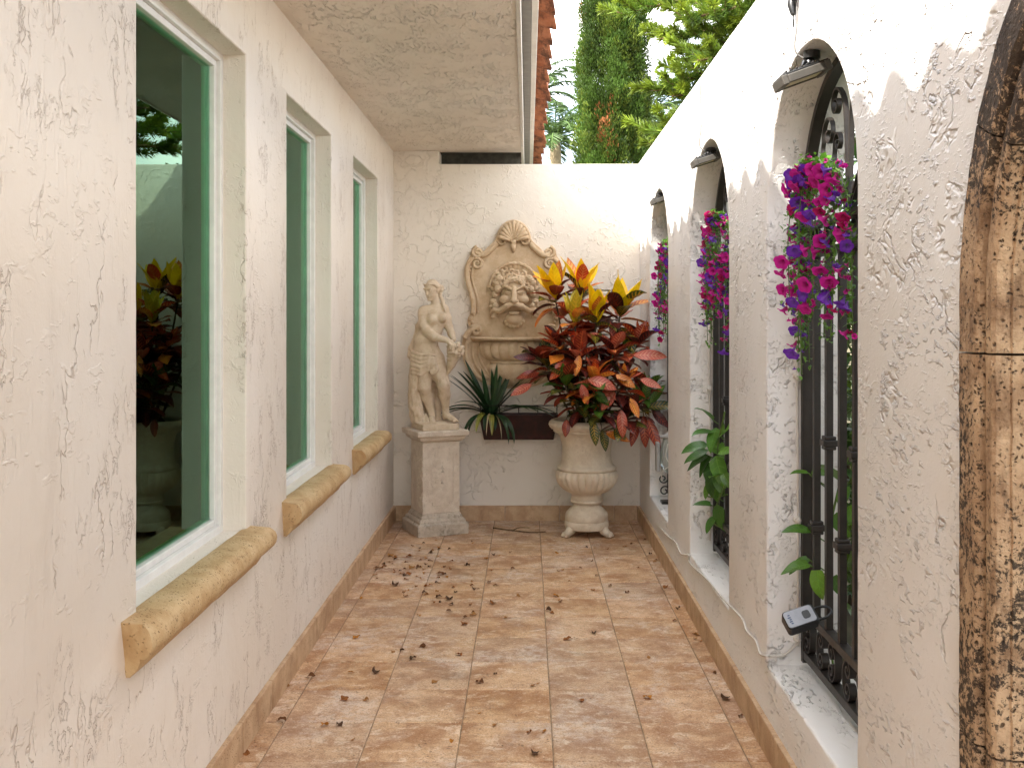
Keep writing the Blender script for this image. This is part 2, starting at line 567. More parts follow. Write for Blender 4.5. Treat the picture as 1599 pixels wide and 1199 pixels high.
M_vinyl = plain("white_vinyl", (0.74, 0.73, 0.70), 0.35, 0.5, var=0.05)
M_paint = plain("white_paint_trim", (0.70, 0.665, 0.60), 0.5, 0.4, var=0.08, sc=9)
M_dark = plain("dark_deck_and_gap_shade", (0.07, 0.065, 0.05), 0.8, 0.2, var=0.3)  # roof deck tone, also the painted shade above the back wall
M_bezel = plain("lamp_bezel", (0.075, 0.068, 0.058), 0.5, 0.4, var=0.15)
M_grey = plain("grey_board", (0.33, 0.32, 0.30), 0.7, 0.3, var=0.12)
M_room = plain("room_paint", (0.30, 0.30, 0.28), 0.9, 0.1, var=0.05, sc=2)
M_iron = plain("bronze_iron", (0.022, 0.017, 0.014), 0.45, 0.5, var=0.25, sc=30, bump=0.0008)
M_black = plain("black_metal", (0.012, 0.012, 0.012), 0.35, 0.5, var=0.2)
M_grout = plain("grout", (0.30, 0.215, 0.14), 0.9, 0.1, var=0.25, sc=30)
M_cable = plain("painted_cable", (0.60, 0.56, 0.50), 0.6, 0.3, var=0.1)
M_wire = plain("grey_wire", (0.16, 0.15, 0.14), 0.6, 0.3)
M_tile_roof = simple_stone("terracotta_roof", (0.29, 0.095, 0.042), (0.42, 0.17, 0.085), (0.045, 0.024, 0.018), (0.44, 0.62), 0.85, 1.5, 0.0, 0.004)
M_soil = plain("soil", (0.055, 0.036, 0.022), 0.95, 0.1, var=0.4, sc=30, bump=0.02)
M_ground = plain("ground_earth", (0.10, 0.085, 0.045), 0.95, 0.1, var=0.4, sc=3)
M_bark = plain("bark", (0.15, 0.095, 0.055), 0.9, 0.1, var=0.35, sc=25, bump=0.006)

def glass():
    m = Mat("green_tinted_glass")
    t = m.nd("BsdfTransparent")
    t.inputs[0].default_value = (0.70, 0.93, 0.80, 1)
    g = m.nd("BsdfGlossy")
    g.inputs['Color'].default_value = (0.55, 0.86, 0.66, 1)
    g.inputs['Roughness'].default_value = 0.004
    fr = m.nd("Fresnel")
    fr.inputs['IOR'].default_value = 1.48
    mx = m.nd("MixShader")
    m.t.links.new(fr.outputs[0], mx.inputs[0])
    m.t.links.new(t.outputs[0], mx.inputs[1])
    m.t.links.new(g.outputs[0], mx.inputs[2])
    m.t.links.new(mx.outputs[0], m.out.inputs['Surface'])
    return m.m
M_glass = glass()
# ------------------------------------------------------------------ measured layout (metres)
XL, XR, YB = -0.995, 0.835, 7.50          # left wall, right wall, back wall faces
ZS, ZW = 2.74, 2.66                       # soffit, garden wall top
WIN = [(2.573, 3.576), (4.176, 5.133), (5.776, 6.716)]
WZ0, WZ1 = 0.748, 2.43
SILL = [(2.44, 3.66), (4.06, 5.20), (5.69, 6.76)]
ARCH = [(3.04, 0.482), (4.688, 0.503), (6.44, 0.45)]
AZ0, AZT = 0.29, 2.32
PY, PR, PZ = 1.146, 0.78, 1.52            # coral stone arch: centre, outer radius, spring

# ------------------------------------------------------------------ ground and floor
g = MB()
g.add([(-400, -400, -0.12), (400, -400, -0.12), (400, 900, -0.12), (-400, 900, -0.12)], [(0, 1, 2, 3)])
tag(g.build("ground", M_ground, smooth=False), kind='structure')

fb = MB()
fb.box(-1.05, 0.95, -2.2, 7.55, -0.10, -0.004)
floor = tag(fb.build("floor", M_grout, smooth=False), kind='structure')
T = 0.331
ft = MB()
gap = 0.0022
for i in range(-4, 4):
    for j in range(-7, 24):
        x0, x1 = 0.089 + T * i, 0.089 + T * (i + 1)
        y0, y1 = 0.109 + T * j, 0.109 + T * (j + 1)
        x0, x1 = max(x0 + gap, -1.04), min(x1 - gap, 0.94)
        y0, y1 = max(y0 + gap, -2.1), min(y1 - gap, 7.545)
        if x1 - x0 < 0.01 or y1 - y0 < 0.01:
            continue
        b = 0.003
        dz = rng.uniform(-0.0007, 0.0007)
        V = [(x0, y0, -0.012), (x1, y0, -0.012), (x1, y1, -0.012), (x0, y1, -0.012),
             (x0, y0, dz - 0.002), (x1, y0, dz - 0.002), (x1, y1, dz - 0.002), (x0, y1, dz - 0.002),
             (x0 + b, y0 + b, dz), (x1 - b, y0 + b, dz), (x1 - b, y1 - b, dz), (x0 + b, y1 - b, dz)]
        F = [(0, 1, 5, 4), (1, 2, 6, 5), (2, 3, 7, 6), (3, 0, 4, 7), (4, 5, 9, 8), (5, 6, 10, 9), (6, 7, 11, 10), (7, 4, 8, 11), (8, 9, 10, 11)]
        ft.add(V, F, tile=rng.uniform(0, 1, 3))
tag(ft.build("floor_tiles", M_tile, smooth=False), kind='structure')

# ------------------------------------------------------------------ walls with openings
def subdiv_loop(pts, step):
    out = []
    n = len(pts)
    for i in range(n):
        a, b = np.array(pts[i], float), np.array(pts[(i + 1) % n], float)
        k = max(1, int(np.linalg.norm(b - a) / step))
        for q in range(k):
            out.append(a + (b - a) * q / k)
    return np.array(out)

def rect_loop(y0, y1, z0, z1):
    return lambda o: np.array([(y0 - o, z0 - o), (y1 + o, z0 - o), (y1 + o, z1 + o), (y0 - o, z1 + o)])

def arch_loop(yc, r, z0, zs, n=28):
    def f(o):
        p = [(yc - r - o, z0 - o), (yc + r + o, z0 - o)]
        for a in np.linspace(0, np.pi, n):
            p.append((yc + (r + o) * math.cos(a), zs + (r + o) * math.sin(a)))
        return np.array(p)
    return f

def wall_mesh(outer, holes, depth, mapf, b=0.010, jit=0.0028, bseg=3):
    """wall slab with rounded, slightly wavering hole edges; mapf(u, v, w) -> world"""
    bm = bmesh.new()
    def wob(p, amp=jit):
        q = []
        for u, v in p:
            e = mnoise.noise_vector(Vector((u * 9, v * 9, 1.3)))
            e2 = mnoise.noise_vector(Vector((u * 38, v * 38, 4.1)))
            q.append((u + amp * (e.x + 0.6 * e2.x), v + amp * (e.y + 0.6 * e2.y)))
        return np.array(q)
    rings = []
    for h in holes:
        cs = h(0.0)
        n = len(cs)
        ks = []
        for i in range(n):
            L = np.linalg.norm(cs[(i + 1) % n] - cs[i])
            ks.append(max(1, int(L / 0.035)))
        rr = []
        for s in range(bseg + 1):
            a = math.pi / 2 * s / bseg
            off, dep = b * (1 - math.sin(a)), b * (1 - math.cos(a))
            c = h(off)
            pts = []
            for i in range(n):
                for q in range(ks[i]):
                    pts.append(c[i] + (c[(i + 1) % n] - c[i]) * q / ks[i])
            d = np.array(pts)
            base = []
            for i in range(n):
                for q in range(ks[i]):
                    base.append(cs[i] + (cs[(i + 1) % n] - cs[i]) * q / ks[i])
            base = np.array(base)
            rr.append((d + (wob(base) - base), dep))
        rr.append((rr[-1][0], depth))
        rings.append(rr)
    def fill(loops, dep):
        es, vs = [], []
        for L in loops:
            v = [bm.verts.new(mapf(u, w, dep)) for u, w in L]
            vs.append(v)
            es += [bm.edges.new((v[i], v[(i + 1) % len(v)])) for i in range(len(v))]
        bmesh.ops.triangle_fill(bm, use_beauty=True, use_dissolve=False, edges=es)
        return vs
    fv = fill([outer] + [r[0][0] for r in rings], 0.0)
    bv = fill([outer] + [r[-1][0] for r in rings], depth)
    n = len(outer)
    for i in range(n):
        j = (i + 1) % n
        bm.faces.new((fv[0][i], fv[0][j], bv[0][j], bv[0][i]))
    for k, rr in enumerate(rings):
        prev = fv[k + 1]
        for s in range(1, len(rr)):
            cur = bv[k + 1] if s == len(rr) - 1 else [bm.verts.new(mapf(u, w, rr[s][1])) for u, w in rr[s][0]]
            m = len(cur)
            for i in range(m):
                j = (i + 1) % m
                bm.faces.new((prev[i], prev[j], cur[j], cur[i]))
            prev = cur
    bmesh.ops.recalc_face_normals(bm, faces=bm.faces)
    me = bpy.data.meshes.new("wall")
    bm.to_mesh(me)
    bm.free()
    return me

# house: wall, windows, soffit, fascia, roof
house = thing("house", "cream stucco house with three tall green windows and a red tiled eave", "house", (XL - 0.2, 3.0, 0))
outer = np.array([(-2.6, -0.11), (11.0, -0.11), (11.0, 2.95), (-2.6, 2.95)])
me = wall_mesh(outer, [rect_loop(a, b, WZ0, WZ1) for a, b in WIN], 0.30, lambda u, v, w: (XL - w, u, v), b=0.009)
finish("wall", me, M_left, house, True, 25)

for (a, b) in WIN:
    fr = MB()
    def ring(mb, y0, y1, z0, z1, wdt, x0, x1):
        mb.box(x0, x1, y0, y0 + wdt, z0, z1)
        mb.box(x0, x1, y1 - wdt, y1, z0, z1)
        mb.box(x0, x1, y0 + wdt, y1 - wdt, z0, z0 + wdt)
        mb.box(x0, x1, y0 + wdt, y1 - wdt, z1 - wdt, z1)
    e = 0.004
    ring(fr, a - e, b + e, WZ0 - e, WZ1 + e, 0.030, XL - 0.165, XL - 0.083)
    fo = fr.build("window", M_vinyl, house, smooth=False, bevel=0.003)
    sa = MB()
    ring(sa, a + 0.0265, b - 0.0265, WZ0 + 0.0265, WZ1 - 0.0265, 0.022, XL - 0.150, XL - 0.098)
    sa.build("sash", M_vinyl, fo, smooth=False, bevel=0.003)
    pn = MB()
    y0, y1, z0, z1 = a + 0.047, b - 0.047, WZ0 + 0.047, WZ1 - 0.047
    pn.box(XL - 0.122, XL - 0.116, y0, y1, z0, z1)
    pn.build("pane", M_glass, fo, smooth=False)
    lin = MB()
    ring(lin, a + 0.003, b - 0.003, WZ0 + 0.003, WZ1 - 0.003, 0.040, XL - 0.302, XL - 0.166)
    lin.build("inner_lining", M_vinyl, fo, smooth=False)

# dark room behind the windows
rm = MB()
x0, x1, y0, y1, z0, z1 = -5.4, XL - 0.305, -2.4, 10.8, 0.0, 2.9
rm.add([(x0, y0, z0), (x1, y0, z0), (x1, y1, z0), (x0, y1, z0), (x0, y0, z1), (x1, y0, z1), (x1, y1, z1), (x0, y1, z1)],
       [(0, 1, 2, 3), (4, 5, 6, 7), (0, 1, 5, 4), (2, 3, 7, 6)])
rm.add([(x0, y0, z0), (x0, y1, z0), (x0, y1, z1), (x0, y0, z1)], [(0, 1, 2, 3)])
rm.build("room", M_room, house, smooth=False)

# cast stone window sills (bullnose over a cove), hung on the wall face
prof = [(-0.02, 0.0), (0.0, 0.004)]
for t in np.linspace(R(80), R(-90), 11):
    prof.append((0.046 + 0.042 * math.cos(t), -0.044 + 0.044 * math.sin(t)))
prof += [(0.045, -0.090), (0.043, -0.100), (0.038, -0.112), (0.030, -0.124), (0.018, -0.134), (0.012, -0.142), (-0.02, -0.142)]
for (a, b) in SILL:
    s = MB()
    ys = np.concatenate([[a], np.linspace(a + 0.07, b - 0.07, 30), [b]])
    V, F = [], []
    m = len(prof)
    mx = max(q[0] for q in prof)
    for iy, y in enumerate(ys):
        for (dx, dz) in prof:
            w = mnoise.noise_vector(Vector((y * 7, dx * 30, dz * 30)))
            w2 = mnoise.noise_vector(Vector((y * 40, dx * 60, dz * 60)))
            yy = y                                  # the moulding returns to the wall at both ends
            if iy == 0:
                yy = a + 0.75 * (mx - max(dx, 0.0)) if dz < -0.002 else a + 0.03
            elif iy == len(ys) - 1:
                yy = b - 0.75 * (mx - max(dx, 0.0)) if dz < -0.002 else b - 0.03
            V.append((XL + dx + (0.0022 * w.x + 0.0015 * w2.x if dx > 0.005 else 0), yy, 0.752 + dz + (0.0022 * w.z + 0.0015 * w2.z)))
    for i in range(len(ys) - 1):
        for k in range(m):
            l = (k + 1) % m
            F.append((i * m + k, i * m + l, (i + 1) * m + l, (i + 1) * m + k))
    F.append(tuple(range(m)))
    F.append(tuple((len(ys) - 1) * m + k for k in range(m)))
    s.add(V, F)
    s.build("window_sill", M_sill, house, True, 40, recalc=True, bevel=0.004)

sk = MB()
y = -2.2
while y < YB - 0.02:
    y2 = min(y + 0.405, YB - 0.001)
    sk.box(XL - 0.01, XL + 0.018, y + 0.001, y2 - 0.001, -0.004, 0.112)
    y = y2
sk.build("skirting", M_skirt, house, smooth=False, bevel=0.004)

sf = MB()
sf.box(XL - 0.05, -0.047, -2.4, YB + 0.06, ZS, ZS + 0.03)
sf.build("soffit", M_soffit, house, smooth=False)
fa = MB()
fa.box(-0.047, -0.026, -2.4, 10.9, ZS - 0.006, ZS + 0.11)
fa.build("fascia", M_paint, house, smooth=False, bevel=0.003)
ga = MB()
ga.box(-0.0255, 0.018, -2.4, 10.9, 2.862, 2.90)
ga.build("eave_board_or_gap_shade", M_grey, house, smooth=False)
fa = MB()
fa.box(0.020, 0.048, -2.4, 10.9, 2.835, 2.93)
fa.build("fascia", M_paint, house, smooth=False, bevel=0.003)
# dark strips stand in for the shade in the gap above the back wall
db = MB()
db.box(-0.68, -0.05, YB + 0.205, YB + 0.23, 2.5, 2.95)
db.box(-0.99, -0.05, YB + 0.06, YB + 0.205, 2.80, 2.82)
db.build("eave_board_or_gap_shade", M_dark, house, smooth=False)

# barrel tile roof
rf = MB()
pitch = 0.262
ny = int(13.3 / pitch * 12)
ys = -2.4 + np.arange(ny + 1) * pitch / 12
ph = (ys + 2.4) / pitch * 2 * np.pi
wav = 0.045 + 0.062 * np.sin(ph)
back = 0.035 * (0.5 + 0.5 * np.sin(ph))
tops = []
ncourse = 14
for c in range(ncourse):
    xa = 0.140 - c * 0.36
    xb = xa - 0.42
    za = 2.905 + (0.140 - xa) * 0.33 + 0.012
    zb = 2.905 + (0.140 - xb) * 0.33 - 0.012
    jx = np.repeat(rng.uniform(-0.012, 0.012, ny // 12 + 2), 12)[:ny + 1]
    jz = np.repeat(rng.uniform(-0.006, 0.006, ny // 12 + 2), 12)[:ny + 1]
    A = np.stack([xa + jx - back, ys, za + wav + jz], 1)
    B = np.stack([np.full_like(ys, xb), ys, zb + wav], 1)
    A2, B2 = A - [0, 0, 0.016], B - [0, 0, 0.016]
    n = ny + 1
    i = np.arange(ny)
    F = np.concatenate([np.stack([i, i + 1, n + i + 1, n + i], 1), np.stack([2 * n + i, 3 * n + i, 3 * n + i + 1, 2 * n + i + 1], 1),
                        np.stack([i, 2 * n + i, 2 * n + i + 1, i + 1], 1)])
    rf.add(np.concatenate([A, B, A2, B2]), F)
rf.build("roof", M_tile_roof, house, True, 50)
rd = MB()
rd.add([(0.05, -2.4, 2.93), (0.05, 10.9, 2.93), (-5.4, 10.9, 4.70), (-5.4, -2.4, 4.70), (-5.4, 10.9, -0.1), (-5.4, -2.4, -0.1)],
       [(0, 1, 2, 3)])
rd.build("roof_deck", M_dark, house, smooth=False)
ew = MB()
ew.add([(-5.4, 10.9, 0), (XL, 10.9, 0), (XL, 10.9, 3.3), (-5.4, 10.9, 4.7)], [(0, 1, 2, 3)])
ew.build("gable_wall", M_left, house, smooth=False)
ew = MB()
ew.add([(-5.4, -2.4, 0), (XL, -2.4, 0), (XL, -2.4, 3.3), (-5.4, -2.4, 4.7)], [(0, 1, 2, 3)])
ew.build("gable_wall", M_left, house, smooth=False)

# back wall
bwall = thing("garden_wall", "cream stucco end wall behind the carved fountain", "wall", (0, YB + 0.1, 0))
outer = np.array([(-1.06, -0.11), (0.97, -0.11), (0.97, 2.645), (-0.655, 2.645), (-0.655, 2.745), (-1.06, 2.745)])
me = wall_mesh(outer, [], 0.20, lambda u, v, w: (u, YB + w, v))
finish("wall", me, M_back, bwall, False, bevel=0.006)
sk = MB()
x = XL + 0.0185
while x < XR - 0.02:
    x2 = min(x + 0.405, XR - 0.0185)
    sk.box(x + 0.001, x2 - 0.001, YB - 0.017, YB + 0.01, -0.004, 0.111)
    x = x2
sk.build("skirting", M_skirt, bwall, smooth=False, bevel=0.004)

# right wall with three barred arches and the stone archway
rwall = thing("garden_wall", "white stucco side wall pierced by three round topped openings", "wall", (XR + 0.13, 3.5, 0))
outer = np.array([(-2.6, -0.11), (YB + 0.26, -0.11), (YB + 0.26, ZW), (-2.6, ZW)])
holes = [arch_loop(yc, r, AZ0, AZT - r) for yc, r in ARCH]
holes.append(arch_loop(PY, PR - 0.006, -0.05, PZ))
me = wall_mesh(outer, holes, 0.26, lambda u, v, w: (XR + w, u, v), b=0.009, jit=0.004)
finish("wall", me, M_right, rwall, True, 30)
sk = MB()
y = PY + PR + 0.002
while y < YB - 0.02:
    y2 = min(y + 0.405, YB - 0.001)
    sk.box(XR - 0.018, XR + 0.01, y + 0.001, y2 - 0.001, -0.004, 0.112)
    y = y2
sk.build("skirting", M_skirt, rwall, smooth=False, bevel=0.004)

# coral stone archway, block by block
arc = thing("stone_archway", "weathered coral stone arch surround with black stains in the white wall", "archway", (XR + 0.1, PY, 0))
RI = 0.625
prof = [(PR - 0.002, XR + 0.20), (PR - 0.002, XR - 0.010), (PR - 0.012, XR - 0.016), (0.700, XR - 0.018), (0.690, XR - 0.012), (0.685, XR + 0.004), (0.683, XR + 0.022), (0.679, XR + 0.022), (0.677, XR + 0.002), (0.670, XR - 0.010),
        (0.660, XR - 0.013), (0.642, XR - 0.013), (0.634, XR - 0.008), (0.630, XR + 0.006), (0.632, XR + 0.016), (RI + 0.002, XR + 0.018), (RI, XR + 0.13), (RI - 0.012, XR + 0.136), (RI - 0.012, XR + 0.25), (RI + 0.02, XR + 0.255)]
def arc_block(pts, dirs):
    mb = MB()
    P = [(0, 0, 0)] * len(pts)
    V, F = [], []
    m = len(prof)
    for (u, v), (du, dv) in zip(pts, dirs):
        for (r, x) in prof:
            px = r - PR
            w = mnoise.noise_vector(Vector((u * 14, v * 14, r * 30)))
            w2 = mnoise.noise_vector(Vector((u * 50, v * 50, x * 50)))
            V.append((x + 0.0015 * w.x + 0.0018 * w2.x, u + du * px + 0.002 * w2.y, v + dv * px + 0.002 * w2.z))
    for i in range(len(pts) - 1):
        for k in range(m):
            l = (k + 1) % m
            F.append((i * m + k, i * m + l, (i + 1) * m + l, (i + 1) * m + k))
    F.append(tuple(range(m)))
    F.append(tuple((len(pts) - 1) * m + k for k in range(m)))
    mb.add(V, F)
    mb.build("stone_block", M_coral, arc, True, 28, recalc=True)
for sgn in (1, -1):
    for (za, zb) in ((-0.06, 0.72), (0.724, 1.434), (1.438, PZ)):
        k = max(4, int((zb - za) / 0.03))
        arc_block([(PY + sgn * PR, z) for z in np.linspace(za, zb, k)], [(sgn, 0)] * k)
angs = np.linspace(0, math.pi, 8)
for i in range(7):
    aa = np.linspace(angs[i] + (0.003 if i else 0.0005), angs[i + 1] - 0.003, 18)
    arc_block([(PY + PR * math.cos(t), PZ + PR * math.sin(t)) for t in aa], [(math.cos(t), math.sin(t)) for t in aa])
# ------------------------------------------------------------------ carved shapes: signed distance blending + surface nets
class Carve:
    def __init__(self, lo, hi, res):
        self.lo = np.array(lo, float)
        self.res = res
        n = np.ceil((np.array(hi) - self.lo) / res).astype(int) + 1
        self.n = n
        self.d = np.full(n, 0.5, np.float32)
    def _box(self, lo, hi):
        a = np.clip(np.floor((np.array(lo) - self.lo) / self.res).astype(int), 0, self.n - 1)
        b = np.clip(np.ceil((np.array(hi) - self.lo) / self.res).astype(int) + 1, 1, self.n)
        sl = tuple(slice(x, y) for x, y in zip(a, b))
        ax = [self.lo[i] + self.res * np.arange(a[i], b[i]) for i in range(3)]
        return sl, np.meshgrid(*ax, indexing='ij')
    def _put(self, sl, e, k, sub=False):
        d = self.d[sl]
        if sub:
            e = -e
            h = np.clip(0.5 - 0.5 * (d - e) / k, 0, 1)
            self.d[sl] = d * (1 - h) + e * h + k * h * (1 - h)
        else:
            h = np.clip(0.5 + 0.5 * (d - e) / k, 0, 1)
            self.d[sl] = d * (1 - h) + e * h - k * h * (1 - h)
    def cap(self, a, b, ra, rb, k=0.01, sub=False):
        a, b = np.array(a, float), np.array(b, float)
        m = max(ra, rb) + 2.5 * k + 3 * self.res
        sl, (X, Y, Z) = self._box(np.minimum(a, b) - m, np.maximum(a, b) + m)
        ab = b - a
        t = np.clip(((X - a[0]) * ab[0] + (Y - a[1]) * ab[1] + (Z - a[2]) * ab[2]) / (ab @ ab + 1e-12), 0, 1)
        e = np.sqrt((X - a[0] - t * ab[0]) ** 2 + (Y - a[1] - t * ab[1]) ** 2 + (Z - a[2] - t * ab[2]) ** 2) - (ra + (rb - ra) * t)
        self._put(sl, e, k, sub)
        return self
    def chain(self, pts, rad, k=0.01, sub=False):
        for i in range(len(pts) - 1):
            self.cap(pts[i], pts[i + 1], rad[i], rad[i + 1], k, sub)
        return self
    def ell(self, c, r, k=0.01, sub=False, rot=None):
        c, r = np.array(c, float), np.broadcast_to(np.array(r, float), (3,))
        m = max(r) + 2.5 * k + 3 * self.res
        sl, (X, Y, Z) = self._box(c - m, c + m)
        p = np.stack([X - c[0], Y - c[1], Z - c[2]], -1)
        if rot is not None:
            p = p @ np.array(rot)
        k0 = np.sqrt((p / r) @ np.ones(3) * 0 + ((p / r) ** 2).sum(-1))
        k1 = np.sqrt(((p / (r * r)) ** 2).sum(-1)) + 1e-9
        self._put(sl, k0 * (k0 - 1) / k1, k, sub)
        return self
    def roughen(self, f):
        X, Y, Z = np.meshgrid(*[self.lo[i] + self.res * np.arange(self.n[i]) for i in range(3)], indexing='ij')
        self.d += f(X, Y, Z).astype(np.float32)
        return self
    def mesh(self):
        d = self.d
        s = d < 0
        n = np.array(d.shape) - 1
        cnt = np.zeros(n, np.int32)
        corners = [(i, j, k) for i in (0, 1) for j in (0, 1) for k in (0, 1)]
        cut = lambda A, c: A[c[0]:c[0] + n[0], c[1]:c[1] + n[1], c[2]:c[2] + n[2]]
        for c in corners:
            cnt += cut(s, c)
        act = (cnt > 0) & (cnt < 8)
        I = np.argwhere(act)
        idx = -np.ones(n, np.int64)
        idx[act] = np.arange(len(I))
        pos = np.zeros((len(I), 3))
        num = np.zeros(len(I))
        for a in range(8):
            for b in range(a + 1, 8):
                ca, cb = np.array(corners[a]), np.array(corners[b])
                if np.abs(ca - cb).sum() != 1:
                    continue
                da = d[tuple((I + ca).T)]
                dbb = d[tuple((I + cb).T)]
                x = (da < 0) != (dbb < 0)
                t = np.where(x, da / np.where(x, da - dbb, 1), 0)
                pos += np.where(x[:, None], ca + (cb - ca) * t[:, None], 0)
                num += x
        V = self.lo + self.res * (I + pos / num[:, None])
        F = []
        for ax in range(3):
            o1, o2 = [(1, 2), (2, 0), (0, 1)][ax]
            e = np.eye(3, dtype=int)
            sh = [slice(None)] * 3
            A = np.moveaxis(s, ax, 0)
            diff = A[:-1] != A[1:]
            Q = np.argwhere(np.moveaxis(diff, 0, ax) if False else np.moveaxis(diff, 0, ax))
            ok = (Q[:, o1] > 0) & (Q[:, o2] > 0) & (Q[:, o1] < n[o1]) & (Q[:, o2] < n[o2]) & (Q[:, ax] < n[ax])
            Q = Q[ok]
            ins = s[tuple(Q.T)]
            q = [idx[tuple((Q - e[o1] * i - e[o2] * j).T)] for i, j in ((0, 0), (1, 0), (1, 1), (0, 1))]
            q = np.stack(q, 1)
            q = np.where(ins[:, None], q, q[:, ::-1])
            F.append(q[(q >= 0).all(1)])
        return V, np.concatenate(F)
    def to(self, mb, M=None, off=(0, 0, 0), **at):
        V, F = self.mesh()
        if M is not None:
            V = xf(M, V)
        return mb.add(V + np.array(off), F, **at)

def spiral(c, r0, turns, a0, sgn=1, k=0.16, n=26):
    """spiral points in the x-z plane, from the outside in"""
    t = np.linspace(0, 1, n)
    r = r0 * (1 - (1 - k) * t)
    a = a0 + sgn * turns * 2 * np.pi * t
    return np.stack([c[0] + r * np.cos(a), np.zeros(n), c[1] + r * np.sin(a)], 1)

def smooth_path(pts, n=40):
    P = np.asarray(pts, float)
    P = np.vstack([2 * P[0] - P[1], P, 2 * P[-1] - P[-2]])
    out = []
    m = len(P) - 3
    for q in np.linspace(0, m - 1e-6, n):
        i = int(q)
        t = q - i
        a, b, c, d = P[i:i + 4]
        out.append(0.5 * (2 * b + (c - a) * t + (2 * a - 5 * b + 4 * c - d) * t * t + (3 * b - a - 3 * c + d) * t ** 3))
    return np.array(out)

# ------------------------------------------------------------------ pedestal
PC = (-0.652, 7.13)
ped = thing("pedestal", "square weathered stone pedestal with a panelled front under the statue", "pedestal", (PC[0], PC[1], 0), R(24))
def sq_tier(mb, tiers):
    """square frustum tiers: list of (half width, z)"""
    V, F = [], []
    for h, z in tiers:
        V += [(-h, -h, z), (h, -h, z), (h, h, z), (-h, h, z)]
    for i in range(len(tiers) - 1):
        for k in range(4):
            l = (k + 1) % 4
            F.append((i * 4 + k, i * 4 + l, i * 4 + 4 + l, i * 4 + 4 + k))
    F.append((3, 2, 1, 0))
    e = 4 * (len(tiers) - 1)
    F.append((e, e + 1, e + 2, e + 3))
    mb.add(V, F)
p = MB()
sq_tier(p, [(0.184, 0.0), (0.186, 0.075), (0.178, 0.082), (0.170, 0.084), (0.168, 0.100), (0.160, 0.110), (0.152, 0.113), (0.150, 0.128), (0.142, 0.138), (0.137, 0.148)])
p.build("base", M_pedbase, ped, False, world=False, bevel=0.004)
p = MB()
H = 0.135
sq_tier(p, [(H, 0.148), (H, 0.642)])
shaft = p.build("shaft", M_ped, ped, False, world=False, bevel=0.004)
# incised panel line with notched corners, standing 2 mm proud as a thin bead
p = MB()
def panel(x0, x1, z0, z1, n, yy):
    q = [(x0 + n, z0), (x1 - n, z0), (x1 - n, z0 + n), (x1, z0 + n), (x1, z1 - n), (x1 - n, z1 - n), (x1 - n, z1), (x0 + n, z1), (x0 + n, z1 - n), (x0, z1 - n), (x0, z0 + n), (x0 + n, z0 + n)]
    return [(a, yy, b) for a, b in q]
loop = subdiv_loop([(a, b) for a, _, b in panel(-0.088, 0.088, 0.205, 0.605, 0.026, 0)], 0.012)
P3 = np.stack([loop[:, 0], np.full(len(loop), -H - 0.0005), loop[:, 1]], 1)
p.tube(P3, 0.0032, 6, closed=True)
p.build("panel_bead", M_ped, shaft, True, world=False)
p = MB()                                           # chipped crust on the worn front
r2 = np.random.default_rng(3)
for i in range(150):
    u = r2.uniform(0, 1)
    zz = 0.50 - 0.33 * u * r2.uniform(0.3, 1)
    xx = -0.125 + 0.16 * (zz - 0.2) / 0.3 * r2.uniform(0, 1.1)
    p.ball((xx, -H - 0.0005, zz), (r2.uniform(0.003, 0.009), r2.uniform(0.0015, 0.004), r2.uniform(0.002, 0.006)), 6, 4)
for i in range(90):
    zz = r2.uniform(0.16, 0.55)
    p.ball((-H - 0.0005, r2.uniform(-0.13, 0.0) if i % 2 else r2.uniform(-0.135, -0.09), zz), (r2.uniform(0.0015, 0.005), r2.uniform(0.003, 0.01), r2.uniform(0.004, 0.012)), 6, 4)
for (xx, zz) in ((0.005, 0.455), (0.008, 0.43), (0.005, 0.352)):
    pc_ = MB()
    pc_.add([(xx - 0.012, -H - 0.002, zz), (xx + 0.014, -H - 0.002, zz), (xx, -H - 0.010, zz + 0.006), (xx, -H - 0.002, zz + 0.026)], [(0, 1, 2), (1, 3, 2), (3, 0, 2)])
    pc_.build("chip", M_pedbase, shaft, False, world=False)
tag(p.build("crust", M_ped, shaft, True, world=False), kind='stuff')
p = MB()
sq_tier(p, [(0.138, 0.642), (0.150, 0.652), (0.158, 0.656), (0.164, 0.668), (0.168, 0.682), (0.186, 0.686), (0.188, 0.716), (0.184, 0.722)])
p.build("cap", M_ped, ped, False, world=False, bevel=0.003)

# ------------------------------------------------------------------ statue (measured in a close-up: 0.976 mm per close-up pixel)
ST_Z0 = 0.764
stat = thing("statue", "stone figure of a draped woman holding a basket of fruit on the pedestal", "statue", (PC[0], PC[1], 0.7225))
def SP(cx, cy, d=0.0):
    return np.array([(cx - 285) * 0.000976, d, (1092 - cy) * 0.000976])
pl = MB()
pl.box(-0.133, 0.133, -0.133, 0.133, 0.0, 0.043, Matrix.Rotation(R(24), 4, 'Z'))
pl.build("plinth", M_statue, stat, False, world=False, bevel=0.003)
off = (0.0, 0.0, 0.043)
B = Carve((-0.27, -0.22, -0.03), (0.27, 0.20, 1.09), 0.0042)
K = 0.022
B.ell(SP(222, 590, 0.005), (0.100, 0.080, 0.090), K)                     # pelvis
B.ell(SP(222, 505, -0.008), (0.084, 0.066, 0.085), K)                    # belly
B.ell(SP(262, 415, 0.0), (0.078, 0.060, 0.085), K)                       # waist
B.ell(SP(283, 345, 0.0), (0.082, 0.062, 0.090), K)                       # ribs
B.cap(SP(208, 288, 0.004), SP(345, 268, 0.010), 0.040, 0.036, K)          # shoulders
B.ell(SP(268, 352, -0.052), (0.033, 0.030, 0.034), 0.018)
B.ell(SP(346, 336, -0.046), (0.031, 0.030, 0.033), 0.018)
B.cap(SP(292, 258, 0.006), SP(282, 185, -0.004), 0.033, 0.028, 0.018)      # neck
